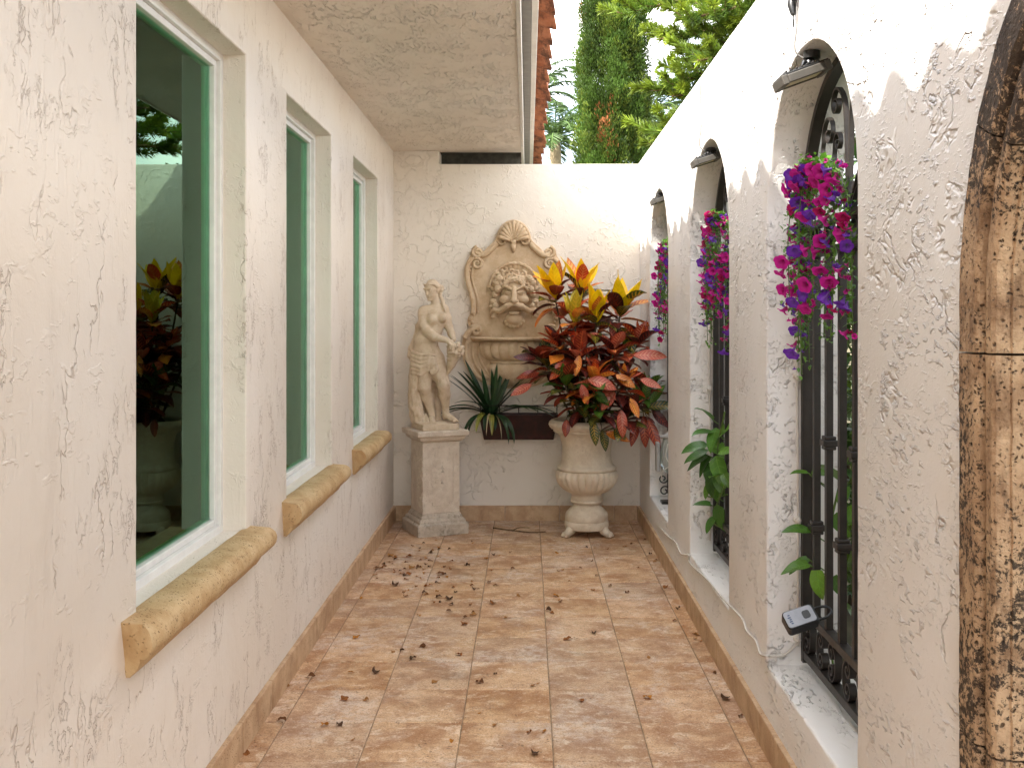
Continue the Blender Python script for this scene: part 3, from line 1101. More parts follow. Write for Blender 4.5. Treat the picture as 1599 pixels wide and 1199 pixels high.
Mh = np.array(Matrix.Rotation(R(-33), 3, 'Z') @ Matrix.Rotation(R(14), 3, 'X'))
HC = SP(262, 128, -0.008)
hp = lambda x, y, z: HC + Mh @ np.array((x, y, z))
B.ell(HC, (0.046, 0.056, 0.060), 0.01, rot=Mh)
B.ell(hp(0, -0.020, -0.034), (0.034, 0.036, 0.044), 0.012, rot=Mh)         # jaw
B.ell(hp(0, -0.044, -0.066), (0.014, 0.013, 0.012), 0.010)                 # chin
B.cap(hp(0, -0.054, 0.004), hp(0, -0.066, -0.024), 0.006, 0.009, 0.006)    # nose
B.cap(hp(-0.030, -0.050, 0.012), hp(-0.006, -0.056, 0.012), 0.006, 0.005, 0.006)
B.cap(hp(0.030, -0.050, 0.012), hp(0.006, -0.056, 0.012), 0.006, 0.005, 0.006)
B.ell(hp(-0.019, -0.057, -0.001), (0.010, 0.008, 0.007), 0.005, sub=True)
B.ell(hp(0.019, -0.057, -0.001), (0.010, 0.008, 0.007), 0.005, sub=True)
B.ell(hp(-0.018, -0.049, -0.001), 0.0075, 0.003)
B.ell(hp(0.018, -0.049, -0.001), 0.0075, 0.003)
B.cap(hp(-0.011, -0.055, -0.041), hp(0.011, -0.055, -0.041), 0.0045, 0.0045, 0.004)
B.cap(hp(-0.009, -0.054, -0.049), hp(0.009, -0.054, -0.049), 0.005, 0.005, 0.004)
B.ell(hp(0.046, 0.004, -0.010), (0.006, 0.012, 0.017), 0.004, rot=Mh)
# her right arm crosses the body, left arm comes down behind the basket
B.chain([SP(200, 300, -0.006), SP(206, 370, -0.022), SP(232, 436, -0.058), SP(285, 472, -0.092), SP(382, 497, -0.112)], [0.040, 0.037, 0.033, 0.031, 0.019], 0.012)
B.chain([SP(352, 284, 0.012), SP(372, 340, 0.014), SP(384, 402, 0.004), SP(405, 450, -0.030), SP(424, 492, -0.062)], [0.034, 0.031, 0.028, 0.026, 0.018], 0.012)
B.ell(SP(405, 512, -0.122), (0.026, 0.014, 0.022), 0.010)                 # hand
for q, (dx, dy) in enumerate(((18, 30), (28, 36), (38, 34), (47, 24))):
    B.chain([SP(398 + 9 * q, 520, -0.128), SP(400 + 9 * q + dx * 0.3, 540 - q * 2, -0.146), SP(400 + 9 * q + dx * 0.45, 520 + dy + 6, -0.152)], [0.0085, 0.0075, 0.006], 0.003)
B.chain([SP(392, 505, -0.126), SP(402, 520, -0.146), SP(412, 528, -0.155)], [0.009, 0.008, 0.006], 0.004)
# legs
B.chain([SP(205, 640, 0.0), SP(212, 740, -0.030), SP(214, 838, -0.050), SP(226, 905, -0.024), SP(262, 1025, -0.016)], [0.076, 0.062, 0.044, 0.042, 0.024], 0.016)
B.chain([SP(262, 1030, -0.014), SP(262, 1066, 0.006)], [0.024, 0.022], 0.012)
B.chain([SP(264, 1052, -0.014), SP(270, 1072, -0.062), SP(277, 1082, -0.100)], [0.024, 0.020, 0.013], 0.010)
for q in range(5):
    B.cap(SP(262 + q * 9, 1080, -0.098 + 0.004 * abs(q - 1)), SP(263 + q * 10, 1086, -0.116 + 0.005 * q), 0.0075 - 0.0006 * q, 0.006 - 0.0005 * q, 0.003)
B.chain([SP(282, 640, 0.005), SP(318, 730, -0.035), SP(352, 818, -0.055), SP(355, 892, -0.022), SP(362, 1005, 0.004)], [0.074, 0.060, 0.043, 0.041, 0.023], 0.016)
B.chain([SP(362, 1010, 0.004), SP(358, 1056, 0.018)], [0.024, 0.023], 0.012)
B.chain([SP(364, 1038, 0.004), SP(405, 1062, -0.018), SP(440, 1074, -0.034)], [0.025, 0.020, 0.012], 0.010)
for q in range(5):
    B.cap(SP(436 - q * 4, 1074, -0.030 - q * 0.009), SP(456 - q * 7, 1080, -0.038 - q * 0.010), 0.0075 - 0.0006 * q, 0.006, 0.003)
mb = MB()
B.to(mb, off=off)
fig = mb.build("figure", M_statue, stat, True, world=False)
# hair
B = Carve((-0.14, -0.12, 0.72), (0.16, 0.14, 1.10), 0.0038)
B.ell(HC + np.array((0.006, 0.008, 0.012)), (0.049, 0.054, 0.058), 0.01, rot=Mh)
B.ell(hp(0, -0.074, -0.034), (0.040, 0.052, 0.062), 0.008, sub=True, rot=Mh)
for q in range(9):
    a = -1.1 + q * 0.28
    B.chain([hp(0.050 * math.sin(a), -0.036 * math.cos(a) - 0.006, 0.040), hp(0.054 * math.sin(a * 1.1), 0.004, 0.026 - 0.01 * abs(a)), hp(0.036 * math.sin(a), 0.050, 0.006)], [0.006, 0.011, 0.009], 0.004)
for q in range(7):
    a = q * 0.9
    B.ell(SP(322, 124, 0.012) + 0.016 * np.array((math.cos(a), 0.5 * math.sin(a * 2), math.sin(a))), 0.014, 0.005)
B.chain([SP(322, 140, 0.012), SP(322, 180, 0.014), SP(340, 215, 0.000), SP(350, 255, -0.026), SP(362, 285, -0.040)], [0.015, 0.013, 0.014, 0.011, 0.006], 0.005)
mb = MB()
B.to(mb, off=off)
mb.build("hair", M_statue, fig, True, world=False)
# drapery with folds
B = Carve((-0.27, -0.22, -0.03), (0.24, 0.20, 0.92), 0.0042)
B.ell(SP(212, 610, 0.010), (0.104, 0.082, 0.048), 0.015)
for i, (y0, y1, ym, rr) in enumerate(((560, 604, 596, 0.014), (585, 626, 624, 0.017), (612, 640, 652, 0.016), (640, 652, 684, 0.018), (676, 668, 712, 0.015), (712, 682, 738, 0.013))):
    B.chain([SP(108, y0, 0.015), SP(128, (y0 + ym) / 2 + 6, -0.052), SP(190, ym + 6, -0.094), SP(250, (ym + y1) / 2, -0.100), SP(292, y1, -0.090)], [rr * 0.65, rr * 0.85, rr * 0.9, rr * 0.85, rr * 0.55], 0.007)
B.ell(SP(282, 668, -0.098), (0.026, 0.022, 0.038), 0.010)
B.ell(SP(292, 708, -0.096), (0.026, 0.020, 0.030), 0.008)
B.ell(SP(272, 722, -0.098), (0.018, 0.016, 0.026), 0.006)
B.ell(SP(296, 690, -0.116), (0.010, 0.010, 0.020), 0.004, sub=True)
# skirt falling at the left and behind
for i, (xa, xb, xc, xd, dd, rr) in enumerate(((112, 112, 104, 128, 0.010, 0.022), (128, 122, 116, 142, -0.030, 0.021), (146, 138, 132, 160, -0.056, 0.018), (166, 158, 148, 184, -0.062, 0.016), (186, 172, 172, 210, -0.048, 0.014),
                                              (118, 118, 112, 134, 0.046, 0.028), (150, 150, 150, 170, 0.062, 0.036), (200, 200, 200, 205, 0.072, 0.040), (255, 255, 250, 245, 0.074, 0.042), (310, 305, 300, 290, 0.070, 0.034))):
    B.chain([SP(xa + 8, 640, dd), SP(xb, 760, dd), SP(xc, 890, dd), SP((xc + xd) / 2 - 4, 985, dd), SP(xd, 1078, dd * 0.9)], [rr * 0.75, rr * 0.85, rr * 0.8, rr * 0.95, rr * 1.1], 0.006)
for i, (xx, yy) in enumerate(((120, 990), (135, 1030), (165, 1062), (195, 1078), (230, 1080))):
    B.chain([SP(xx - 10, yy - 50, -0.030), SP(xx + 12, yy, -0.056), SP(xx + 40, yy + 6, -0.040)], [0.010, 0.014, 0.010], 0.008)
B.chain([SP(172, 395, 0.050), SP(150, 470, 0.056), SP(112, 560, 0.040), SP(106, 610, 0.020)], [0.016, 0.024, 0.026, 0.024], 0.012)
B.chain([SP(205, 320, 0.052), SP(172, 400, 0.060), SP(160, 520, 0.062)], [0.022, 0.034, 0.040], 0.012)
B.ell(SP(265, 1092, 0.0), (0.125, 0.115, 0.012), 0.008)
B.roughen(lambda X, Y, Z: 0.0022 * np.sin(70 * X + 30 * Z + 8 * np.sin(9 * Z)) * np.clip((0.60 - Z) * 6, 0, 1))
mb = MB()
B.to(mb, off=off)
mb.build("drapery", M_statue, stat, True, world=False)
# basket of fruit
B = Carve((0.02, -0.24, 0.28), (0.26, 0.02, 0.66), 0.0042)
B.chain([SP(430, 598, -0.085), SP(408, 670, -0.070), SP(378, 742, -0.050)], [0.050, 0.030, 0.008], 0.008)
for q in range(5):
    z = 610 + q * 24
    w = 0.050 - 0.0085 * q
    ring = [SP(428 - q * 8, z, -0.083 + q * 0.006) + np.array((w * math.cos(a), w * math.sin(a), 0)) for a in np.linspace(0, 6.283, 13)]
    B.chain(ring, [0.004] * 13, 0.004)
mb = MB()
B.to(mb, off=off)
bas = mb.build("basket", M_statue, stat, True, world=False)
B = Carve((0.02, -0.26, 0.40), (0.28, 0.02, 0.68), 0.0038)
r2 = np.random.default_rng(11)
for q in range(46):
    v = r2.normal(size=3)
    v /= np.linalg.norm(v)
    if v[2] < -0.7:
        continue
    B.ell(SP(436, 562, -0.102) + v * np.array((0.062, 0.050, 0.045)) * r2.uniform(0.85, 1.05), r2.uniform(0.011, 0.017), 0.003)
B.ell(SP(436, 566, -0.10), (0.058, 0.046, 0.040), 0.004)
mb = MB()
B.to(mb, off=off)
mb.build("fruit", M_statue, bas, True, world=False)

# ------------------------------------------------------------------ wall fountain (close-up pixels: 1.143 mm)
FX, FU = -0.102, 0.001143
def FP(zx, zy, d=0.0):
    return np.array([FX + (zx - 425) * FU, YB - d, 1.5 - ((330 + zy / 4.135) - 497) * 7.45 / 1576])
foun = thing("wall_fountain", "carved stone wall fountain with a bearded mask and half round basin", "fountain", (FX, YB, 1.0))
L = [(425, 62), (378, 76), (345, 112), (330, 160), (305, 192), (270, 225), (235, 258), (212, 240), (178, 230), (154, 248), (146, 285), (122, 325), (108, 380), (110, 430), (124, 490), (142, 550), (150, 610), (146, 660), (130, 690),
     (130, 725), (140, 752), (112, 790), (97, 830), (90, 900), (110, 995), (165, 1070), (235, 1110), (330, 1138), (425, 1146)]
left = smooth_path([(a, b, 0) for a, b in L], 110)[:, :2]
outl = np.vstack([left, np.stack([850 - left[::-1, 0], left[::-1, 1]], 1)[1:-1]])
bm = bmesh.new()
vs = [bm.verts.new(FP(a, b, 0.045)) for a, b in outl]
es = [bm.edges.new((vs[i], vs[(i + 1) % len(vs)])) for i in range(len(vs))]
bmesh.ops.triangle_fill(bm, use_beauty=True, use_dissolve=False, edges=es)
gx = bmesh.ops.extrude_face_region(bm, geom=bm.faces[:])
for v in [e for e in gx['geom'] if isinstance(e, bmesh.types.BMVert)]:
    v.co.y = YB - 0.0005
bmesh.ops.recalc_face_normals(bm, faces=bm.faces)
me = bpy.data.meshes.new("backplate")
bm.to_mesh(me)
bm.free()
finish("backplate", me, M_fount, foun, False)
mir = lambda P: np.stack([2 * FX - P[:, 0], P[:, 1], P[:, 2]], 1)
bo, bo2 = MB(), MB()
def both(P, r, seg=10, flat=None):
    bo.tube(P, r, seg, flat=flat)
    bo2.tube(mir(P), r, seg, flat=flat)
def fpath(lst, d, n=40):
    return smooth_path([FP(a, b, d) for a, b in lst], n)
both(fpath([(318, 205), (290, 236), (250, 272), (215, 282), (188, 262), (190, 240)], 0.055), np.concatenate([np.linspace(0.020, 0.024, 20), np.linspace(0.024, 0.012, 20)]))
both(fpath([(330, 170), (298, 206), (262, 240), (236, 268)], 0.06, 24), 0.010)
both(fpath([(170, 300), (136, 335), (126, 385), (128, 435), (142, 495), (160, 555), (168, 615), (166, 662)], 0.052), np.linspace(0.017, 0.021, 40))
both(fpath([(205, 330), (170, 350), (156, 400), (160, 450), (176, 505), (192, 560), (196, 610), (192, 655)], 0.050), np.linspace(0.008, 0.009, 40))
both(fpath([(112, 820), (128, 790), (160, 762), (195, 748), (214, 770), (200, 792), (182, 780)], 0.064), np.linspace(0.024, 0.013, 40))
both(fpath([(125, 850), (120, 920), (142, 995), (190, 1060), (240, 1098)], 0.052), np.linspace(0.018, 0.014, 40))
both(fpath([(165, 850), (162, 920), (180, 985), (220, 1045), (262, 1085)], 0.050), np.linspace(0.013, 0.011, 40))
both(fpath([(200, 850), (200, 920), (216, 975), (250, 1030), (285, 1066)], 0.050), np.linspace(0.011, 0.009, 40))
def vol(zx, zy, r, turns, a0, sg, d, tr):
    s = spiral((0, 0), r * FU, turns, a0, sg)
    P = FP(zx, zy, d) + s
    both(P, np.linspace(tr, tr * 0.55, len(P)), 8)
vol(352, 190, 34, 1.6, R(60), 1, 0.062, 0.012)
vol(196, 266, 38, 1.5, R(100), 1, 0.064, 0.014)
vol(190, 338, 36, 1.6, R(120), -1, 0.060, 0.013)
vol(186, 770, 36, 1.5, R(150), -1, 0.070, 0.014)
for (zx, zy, r) in ((148, 690, 0.019), (160, 715, 0.012), (170, 668, 0.011)):
    for q, bb in ((FP(zx, zy, 0.055), bo), (FP(850 - zx, zy, 0.055), bo2)):
        bb.ball(q, (r, r * 0.9, r), 10, 8)
# ragged acanthus tips on the shoulders
for q in range(7):
    a = FP(170 - 6 * q, 300 + 22 * q, 0.05)
    e = a + np.array((-0.016 - 0.002 * q % 3, 0.006, 0.014))
    both(np.array([a, (a + e) / 2 + (0, -0.006, 0.002), e]), [0.011, 0.009, 0.003], 6)
bo.build("scroll_border", M_fount, foun, True)
bo2.build("scroll_border", M_fount, foun, True)
sh = MB()
c0 = FP(425, 196, 0.05)
for q in range(11):
    a = R(14 + 152 * q / 10)
    Lr = 0.142 * (1 - 0.10 * abs(math.cos(a)))
    t = np.linspace(0, 1, 10)
    P = np.stack([c0[0] + Lr * t * math.cos(a) * 0.82, c0[1] - 0.012 - 0.030 * np.sin(t * 2.6), c0[2] + Lr * t * math.sin(a)], 1)
    sh.tube(P, 0.005 + 0.0135 * t, 8)
a = np.linspace(R(4), R(176), 30)
P = np.stack([c0[0] + 0.120 * np.cos(a), np.full(30, c0[1] - 0.004), c0[2] + 0.150 * np.sin(a)], 1)
sh.tube(P, 0.012, 8)
sh.ball(FP(425, 200, 0.075), (0.022, 0.018, 0.020), 10, 8)
sh.tube([FP(425, 214, 0.068), FP(425, 240, 0.07), FP(425, 268, 0.058)], [0.020, 0.017, 0.006], 10)
sh.build("shell", M_fount, foun, True)
# mask
u = FU
def mp(x, z, d):
    return np.array((x * u, -d * u, z * u))
B = Carve((-0.22, -0.20, -0.26), (0.22, 0.02, 0.27), 0.0036)
kk = 0.010
B.ell(mp(0, 10, 30), (86 * u, 78 * u, 118 * u), kk)
for s in (-1, 1):
    B.chain([mp(s * 84, 40, 84), mp(s * 60, 62, 98), mp(s * 20, 38, 114)], [7 * u, 11 * u, 9 * u], 0.007)
    B.ell(mp(s * 42, 12, 120), (24 * u, 24 * u, 13 * u), 0.006, sub=True)
    B.ell(mp(s * 42, 12, 94), (17 * u, 15 * u, 12 * u), 0.003)
    B.cap(mp(s * 58, 22, 104), mp(s * 24, 16, 112), 5 * u, 5 * u, 0.003)
    B.ell(mp(s * 60, -26, 82), (34 * u, 30 * u, 30 * u), 0.010)
    B.ell(mp(s * 18, -38, 124), 13 * u, 0.005)
    B.chain([mp(s * 4, -56, 128), mp(s * 46, -70, 118), mp(s * 92, -98, 88), mp(s * 132, -92, 62), mp(s * 150, -112, 52)], [16 * u, 20 * u, 17 * u, 14 * u, 8 * u], 0.006)
    B.chain([mp(s * 120, -112, 52), mp(s * 138, -134, 48), mp(s * 118, -140, 52)], [14 * u, 12 * u, 7 * u], 0.004)
    for (x, z, d, r) in ((104, 40, 70, 24), (122, 8, 52, 22), (134, -40, 44, 22), (118, -66, 56, 18), (146, -66, 38, 16), (116, 80, 62, 26), (96, 108, 70, 24), (138, 46, 40, 18)):
        B.ell(mp(s * x, z, d), r * u, 0.005)
        for w in range(3):
            B.cap(mp(s * (x - r * 0.7), z + r * (0.5 - 0.5 * w), d + r * 0.75), mp(s * (x + r * 0.7), z + r * (0.3 - 0.5 * w), d + r * 0.7), r * 0.16 * u, r * 0.10 * u, 0.002, sub=True)
B.cap(mp(0, 48, 112), mp(0, -34, 142), 13 * u, 20 * u, 0.007)
B.ell(mp(0, -90, 128), (34 * u, 44 * u, 20 * u), 0.006, sub=True)
B.cap(mp(-24, -112, 106), mp(24, -112, 106), 10 * u, 10 * u, 0.005)
B.ell(mp(0, -152, 62), (58 * u, 44 * u, 44 * u), 0.008)
for q in range(7):
    a = R(200 + q * 23.5)
    B.ell(mp(56 * math.cos(a), -150 + 46 * math.sin(a), 60), (16 * u, 22 * u, 16 * u), 0.004)
r2 = np.random.default_rng(5)
def curl(cx, cz, dp, rr, a0, sg, tr):
    n = 9
    t = np.linspace(0, 1, n)
    rad = rr * (1 - 0.75 * t)
    an = a0 + sg * 2 * np.pi * 1.05 * t
    B.chain([mp(cx + x, cz + z, dp + 10 * k) for x, z, k in zip(rad * np.cos(an), rad * np.sin(an), t)], [tr * u * (1 - 0.35 * k) for k in t], 0.003)
B.ell(mp(0, 90, 40), (96 * u, 42 * u, 58 * u), 0.012)
for q in range(17):
    a = R(14 + 152 * q / 16)
    rr = 84 + 34 * (q % 2)
    curl(rr * math.cos(a), 44 + rr * 0.86 * math.sin(a), 88 - 26 * (q % 2) - 20 * abs(math.cos(a)), r2.uniform(20, 27), r2.uniform(0, 6.28), 1 if math.cos(a) < 0 else -1, 8.5)
for q in range(9):
    a = R(35 + 110 * q / 8)
    curl(66 * math.cos(a), 42 + 60 * math.sin(a), 98, r2.uniform(13, 17), r2.uniform(0, 6.28), 1 if math.cos(a) < 0 else -1, 7)
for q in range(15):
    a = R(4 + 172 * q / 14)
    B.chain([mp(90 * math.cos(a), 50 + 90 * math.sin(a), 12), mp(140 * math.cos(a), 45 + 145 * math.sin(a), 20), mp(162 * math.cos(a), 42 + 172 * math.sin(a), 40)], [13 * u, 14 * u, 8 * u], 0.010)
B.chain([mp(158 * math.cos(t), 42 + 166 * math.sin(t), 38 + 3 * math.cos(15 * t)) for t in np.linspace(R(4), R(176), 46)], [7 * u] * 46, 0.008)
mb = MB()
Vm = FP(430, 545, 0.045)
B.to(mb, off=Vm)
mb.build("mask", M_fount, foun, True)
# basin
ba = MB()
cb = (FX, YB - 0.02, FP(425, 822)[2])
ell_y = 0.72
def half(prof, lob=0, amp=0.0, seg=72):
    t = MB()
    t.lathe(prof, seg, rfun=lambda r, z, a, i: np.full_like(a, r) * (1 + (amp * np.abs(np.cos(a * lob / 2)) if lob else 0)))
    V = np.concatenate(t.v) * np.array((1, ell_y, 1))
    ba.add(V + np.array(cb), t.f)
half([(0.0, -0.012), (0.305, -0.012), (0.318, -0.006), (0.322, 0.004), (0.316, 0.012), (0.30, 0.014), (0.27, 0.012), (0.255, -0.004), (0.0, -0.004)])
half([(0.20, -0.012), (0.228, -0.030), (0.240, -0.060), (0.238, -0.090), (0.222, -0.125), (0.19, -0.150), (0.165, -0.160)], 20, 0.10, 160)
half([(0.165, -0.156), (0.182, -0.166), (0.180, -0.178), (0.16, -0.186)])
half([(0.165, -0.182), (0.188, -0.205), (0.190, -0.235), (0.172, -0.275), (0.135, -0.315), (0.085, -0.345), (0.04, -0.358), (0.0, -0.360)], 10, 0.11, 120)
ba.build("basin", M_fount, foun, True, 45)

# ------------------------------------------------------------------ urn
UX, UY = 0.411, 7.00
urn = thing("urn", "large pale stone urn with a fluted belly and clawed feet holding the croton", "urn", (UX, UY, 0))
ub = MB()
ub.lathe([(0.0, 0.045), (0.125, 0.045), (0.148, 0.052), (0.153, 0.072), (0.151, 0.098), (0.146, 0.104), (0.149, 0.110), (0.148, 0.140), (0.143, 0.158), (0.122, 0.180), (0.100, 0.200), (0.088, 0.218), (0.086, 0.228)], 56)
ub.build("foot", M_urn, urn, True, 40, world=False)
ub = MB()
ub.lathe([(0.088, 0.226), (0.108, 0.228), (0.112, 0.236), (0.106, 0.246), (0.109, 0.252), (0.104, 0.270), (0.106, 0.286), (0.112, 0.290)], 56, caps=False)
def flut(r, z, a, i):
    return r * (1 + 0.075 * np.abs(np.sin(a * 13)) ** 0.7 * min(1, i / 2.0) - 0.02)
ub.lathe([(0.108, 0.288), (0.128, 0.300), (0.158, 0.320), (0.185, 0.350), (0.202, 0.385), (0.207, 0.415), (0.202, 0.440), (0.192, 0.452)], 28 * 8, rfun=flut, caps=False)
ub.build("fluted_belly", M_urn, urn, True, 50, world=False)
ub = MB()
ub.lathe([(0.186, 0.450), (0.198, 0.452), (0.205, 0.462), (0.204, 0.474), (0.196, 0.484), (0.186, 0.490), (0.178, 0.505), (0.172, 0.53), (0.1695, 0.57), (0.171, 0.61), (0.177, 0.65), (0.188, 0.685), (0.203, 0.708), (0.212, 0.716)], 64, caps=False)
ub.build("neck", M_urn, urn, True, 50, world=False)
ub = MB()
ub.lathe([(0.208, 0.712), (0.226, 0.714), (0.232, 0.722), (0.230, 0.732)], 64, caps=False)
def rope(r, z, a, i):
    return r + 0.0030 * np.sin(a * 30 + z * 90) * (0.4 if r < 0.235 else 1)
ub.lathe([(0.226, 0.730), (0.243, 0.738), (0.256, 0.752), (0.262, 0.768), (0.258, 0.784), (0.246, 0.796), (0.232, 0.800)], 34 * 8, rfun=rope, caps=False)
ub.lathe([(0.236, 0.799), (0.218, 0.796), (0.212, 0.77), (0.205, 0.74)], 64, caps=False)
ub.build("rim", M_urn, urn, True, 60, world=False)
for q in range(3):
    a = R(-28 + 120 * q) if q != 1 else R(90)
    a = [R(-33), R(90), R(213)][q]
    B = Carve((-0.06, -0.06, -0.005), (0.10, 0.06, 0.085), 0.0035)
    B.chain([(-0.01, 0, 0.060), (0.02, 0, 0.045), (0.045, 0, 0.024)], [0.026, 0.030, 0.026], 0.010)
    for k in (-1, 0, 1):
        B.chain([(0.038, k * 0.016, 0.030), (0.062, k * 0.020, 0.026), (0.076, k * 0.022, 0.012)], [0.013, 0.012, 0.008], 0.003)
    mb = MB()
    B.to(mb, Matrix.Translation((0.118 * math.cos(a), 0.118 * math.sin(a), 0.001)) @ Matrix.Rotation(a, 4, 'Z'))
    mb.build("claw_foot", M_urn, urn, True, world=False)
ub = MB()
ub.lathe([(0.0, 0.752), (0.10, 0.758), (0.209, 0.748)], 40, caps=False)
ub.build("soil", M_soil, urn, True, world=False)
# ------------------------------------------------------------------ leaves
def leaf_mat(name, rough=0.32, trans=0.25, veins=9.0, vein_w=(0.22, 0.08), mid_w=(0.10, 0.04), bump=0.0, spec=0.5):
    m = Mat(name, rough, spec)
    L = m.sep(m.attr("luv", 'Vector'))
    au = m.math('ABSOLUTE', L[0])
    ph = m.math('MULTIPLY', m.math('SUBTRACT', L[1], m.math('MULTIPLY', au, 0.16)), veins)
    fr = m.math('ABSOLUTE', m.math('SUBTRACT', m.math('FRACT', ph), 0.5))
    side = m.math('MULTIPLY', m.step(fr, vein_w[1], vein_w[0], 1, 0), m.step(au, 0.98, 0.55))
    mid = m.step(au, mid_w[1], mid_w[0], 1, 0)
    vm = m.math('MAXIMUM', side, mid)
    P = m.co()
    no = m.noise(P, 38, 4, 0.6)
    vm2 = m.math('MULTIPLY', vm, m.step(no, 0.25, 0.6, 0.25, 1.0))
    c = m.mix(vm2, m.attr("col"), m.attr("vein"))
    c = m.mix(m.step(no, 0.56, 0.75, 0, 0.35), c, m.attr("vein"))
    c = m.hsv(c, 0.5, 1.0, m.step(m.noise(P, 11, 3), 0.3, 0.7, 0.8, 1.15))
    nrm = m.bump(m.math('MULTIPLY', vm, -1.0), 0.002, 0.6)
    m.fin(c, None, nrm)
    if trans > 0:
        tr = m.nd("BsdfTranslucent")
        m.put(tr.inputs[0], c)
        mx = m.nd("MixShader")
        mx.inputs[0].default_value = trans
        m.t.links.new(m.b.outputs[0], mx.inputs[1])
        m.t.links.new(tr.outputs[0], mx.inputs[2])
        m.t.links.new(mx.outputs[0], m.out.inputs['Surface'])
    return m.m
M_croton = leaf_mat("croton_leaf", 0.30, 0.22)
M_strap = leaf_mat("strap_leaf", 0.35, 0.12, veins=0.001, vein_w=(0.0, -0.01), mid_w=(0.25, 0.05))
M_vine = leaf_mat("vine_leaf", 0.35, 0.30, veins=5.0, vein_w=(0.07, 0.02), mid_w=(0.07, 0.02))
M_hedge = leaf_mat("hedge_leaf", 0.4, 0.35, veins=5.0, vein_w=(0.06, 0.02), mid_w=(0.08, 0.03))
M_petal = leaf_mat("flower_petal", 0.55, 0.35, veins=0.001, vein_w=(0.0, -0.01), mid_w=(0.02, 0.0), spec=0.2)
M_dry = leaf_mat("dry_leaf", 0.7, 0.1, veins=4.0, spec=0.2)
M_stem = plain("woody_stem", (0.10, 0.075, 0.045), 0.8, 0.2, var=0.3)
M_gstem = plain("green_stem", (0.10, 0.17, 0.04), 0.6, 0.3, var=0.2)

def unit(v):
    v = np.asarray(v, float)
    return v / (np.linalg.norm(v) + 1e-12)

SHAPES = {
    'lance': lambda t: np.sin(np.pi * np.clip(t, 0, 1) ** 0.85) ** 0.8,
    'ovate': lambda t: np.sin(np.pi * np.clip(t, 0, 1) ** 0.62) ** 0.75,
    'heart': lambda t: np.where(t < 0.30, 0.72 + 0.28 * np.sin(t / 0.30 * np.pi / 2), np.cos((t - 0.30) / 0.70 * np.pi / 2) ** 0.85),
    'strap': lambda t: np.where(t < 0.08, 0.7 + t * 3.7, 1.0) * np.clip((1 - t) / 0.45, 0, 1) ** 0.6,
}
def leaf(mb, o, d, up, length, width, shape='lance', droop=0.5, fold=0.25, wave=0.0, ns=8, na=4, col=(0.1, 0.2, 0.05), vein=None, r=None, tw=0.0):
    """one leaf blade: grows from o along d, bends away from up by droop radians; fold lifts the halves"""
    d = unit(d)
    n = np.asarray(up, float) - d * (np.asarray(up, float) @ d)
    n = unit(n) if np.linalg.norm(n) > 1e-4 else unit(np.cross(d, (1, 0.2, 0.1)))
    s = np.cross(d, n)
    t = np.linspace(0, 1, ns + 1)
    ang = droop * t ** 1.3
    dl = length / ns
    fx = np.concatenate([[0], np.cumsum(np.cos(ang[:-1]) * dl)])
    fz = np.concatenate([[0], np.cumsum(-np.sin(ang[:-1]) * dl)])
    w = SHAPES[shape](t) * width * 0.5
    w[-1] = width * 0.01
    w[0] = max(w[0], width * 0.05)
    u = np.linspace(-1, 1, na + 1)
    ph = 0 if r is None else r.uniform(0, 6.28)
    V = []
    for i in range(ns + 1):
        nn = n * math.cos(ang[i]) + d * math.sin(ang[i])
        a = tw * t[i]
        ss = s * math.cos(a) + nn * math.sin(a)
        n2 = nn * math.cos(a) - s * math.sin(a)
        c = np.asarray(o) + d * fx[i] + n * fz[i]
        for x in u:
            V.append(c + ss * (x * w[i] * math.cos(fold)) + n2 * (abs(x) * w[i] * math.sin(fold) + wave * width * x * x * math.sin(7 * t[i] + ph + (1.3 if x > 0 else 0))))
    F = [(i * (na + 1) + k, i * (na + 1) + k + 1, (i + 1) * (na + 1) + k + 1, (i + 1) * (na + 1) + k) for i in range(ns) for k in range(na)]
    luv = np.array([(x, tt, 0) for tt in t for x in u])
    mb.add(V, F, col=col, vein=col if vein is None else vein, luv=luv)

def jcol(r, c, a=0.18):
    k = 1 + r.uniform(-a, a)
    return tuple(float(np.clip(x * k * (1 + r.uniform(-a, a) * 0.4), 0, 1)) for x in c)

# ------------------------------------------------------------------ croton in the urn
r3 = np.random.default_rng(21)
cro = thing("croton_plant", "bushy croton with yellow tops and dark red veined leaves growing in the urn", "plant", (UX, UY, 0.75))
CC = {
    'yel': ((0.88, 0.58, 0.005), (0.88, 0.60, 0.008)),
    'ygr': ((0.50, 0.42, 0.02), (0.75, 0.50, 0.03)),
    'red': ((0.46, 0.045, 0.016), (0.85, 0.28, 0.08)),
    'ora': ((0.62, 0.15, 0.022), (0.90, 0.46, 0.06)),
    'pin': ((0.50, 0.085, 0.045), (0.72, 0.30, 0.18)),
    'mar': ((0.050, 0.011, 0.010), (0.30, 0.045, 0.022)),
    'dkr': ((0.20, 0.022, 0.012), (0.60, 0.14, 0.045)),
    'grn': ((0.040, 0.110, 0.012), (0.16, 0.24, 0.035)),
    'dgr': ((0.022, 0.048, 0.012), (0.34, 0.22, 0.03)),
    'gyl': ((0.035, 0.060, 0.010), (0.60, 0.36, 0.03)),
}
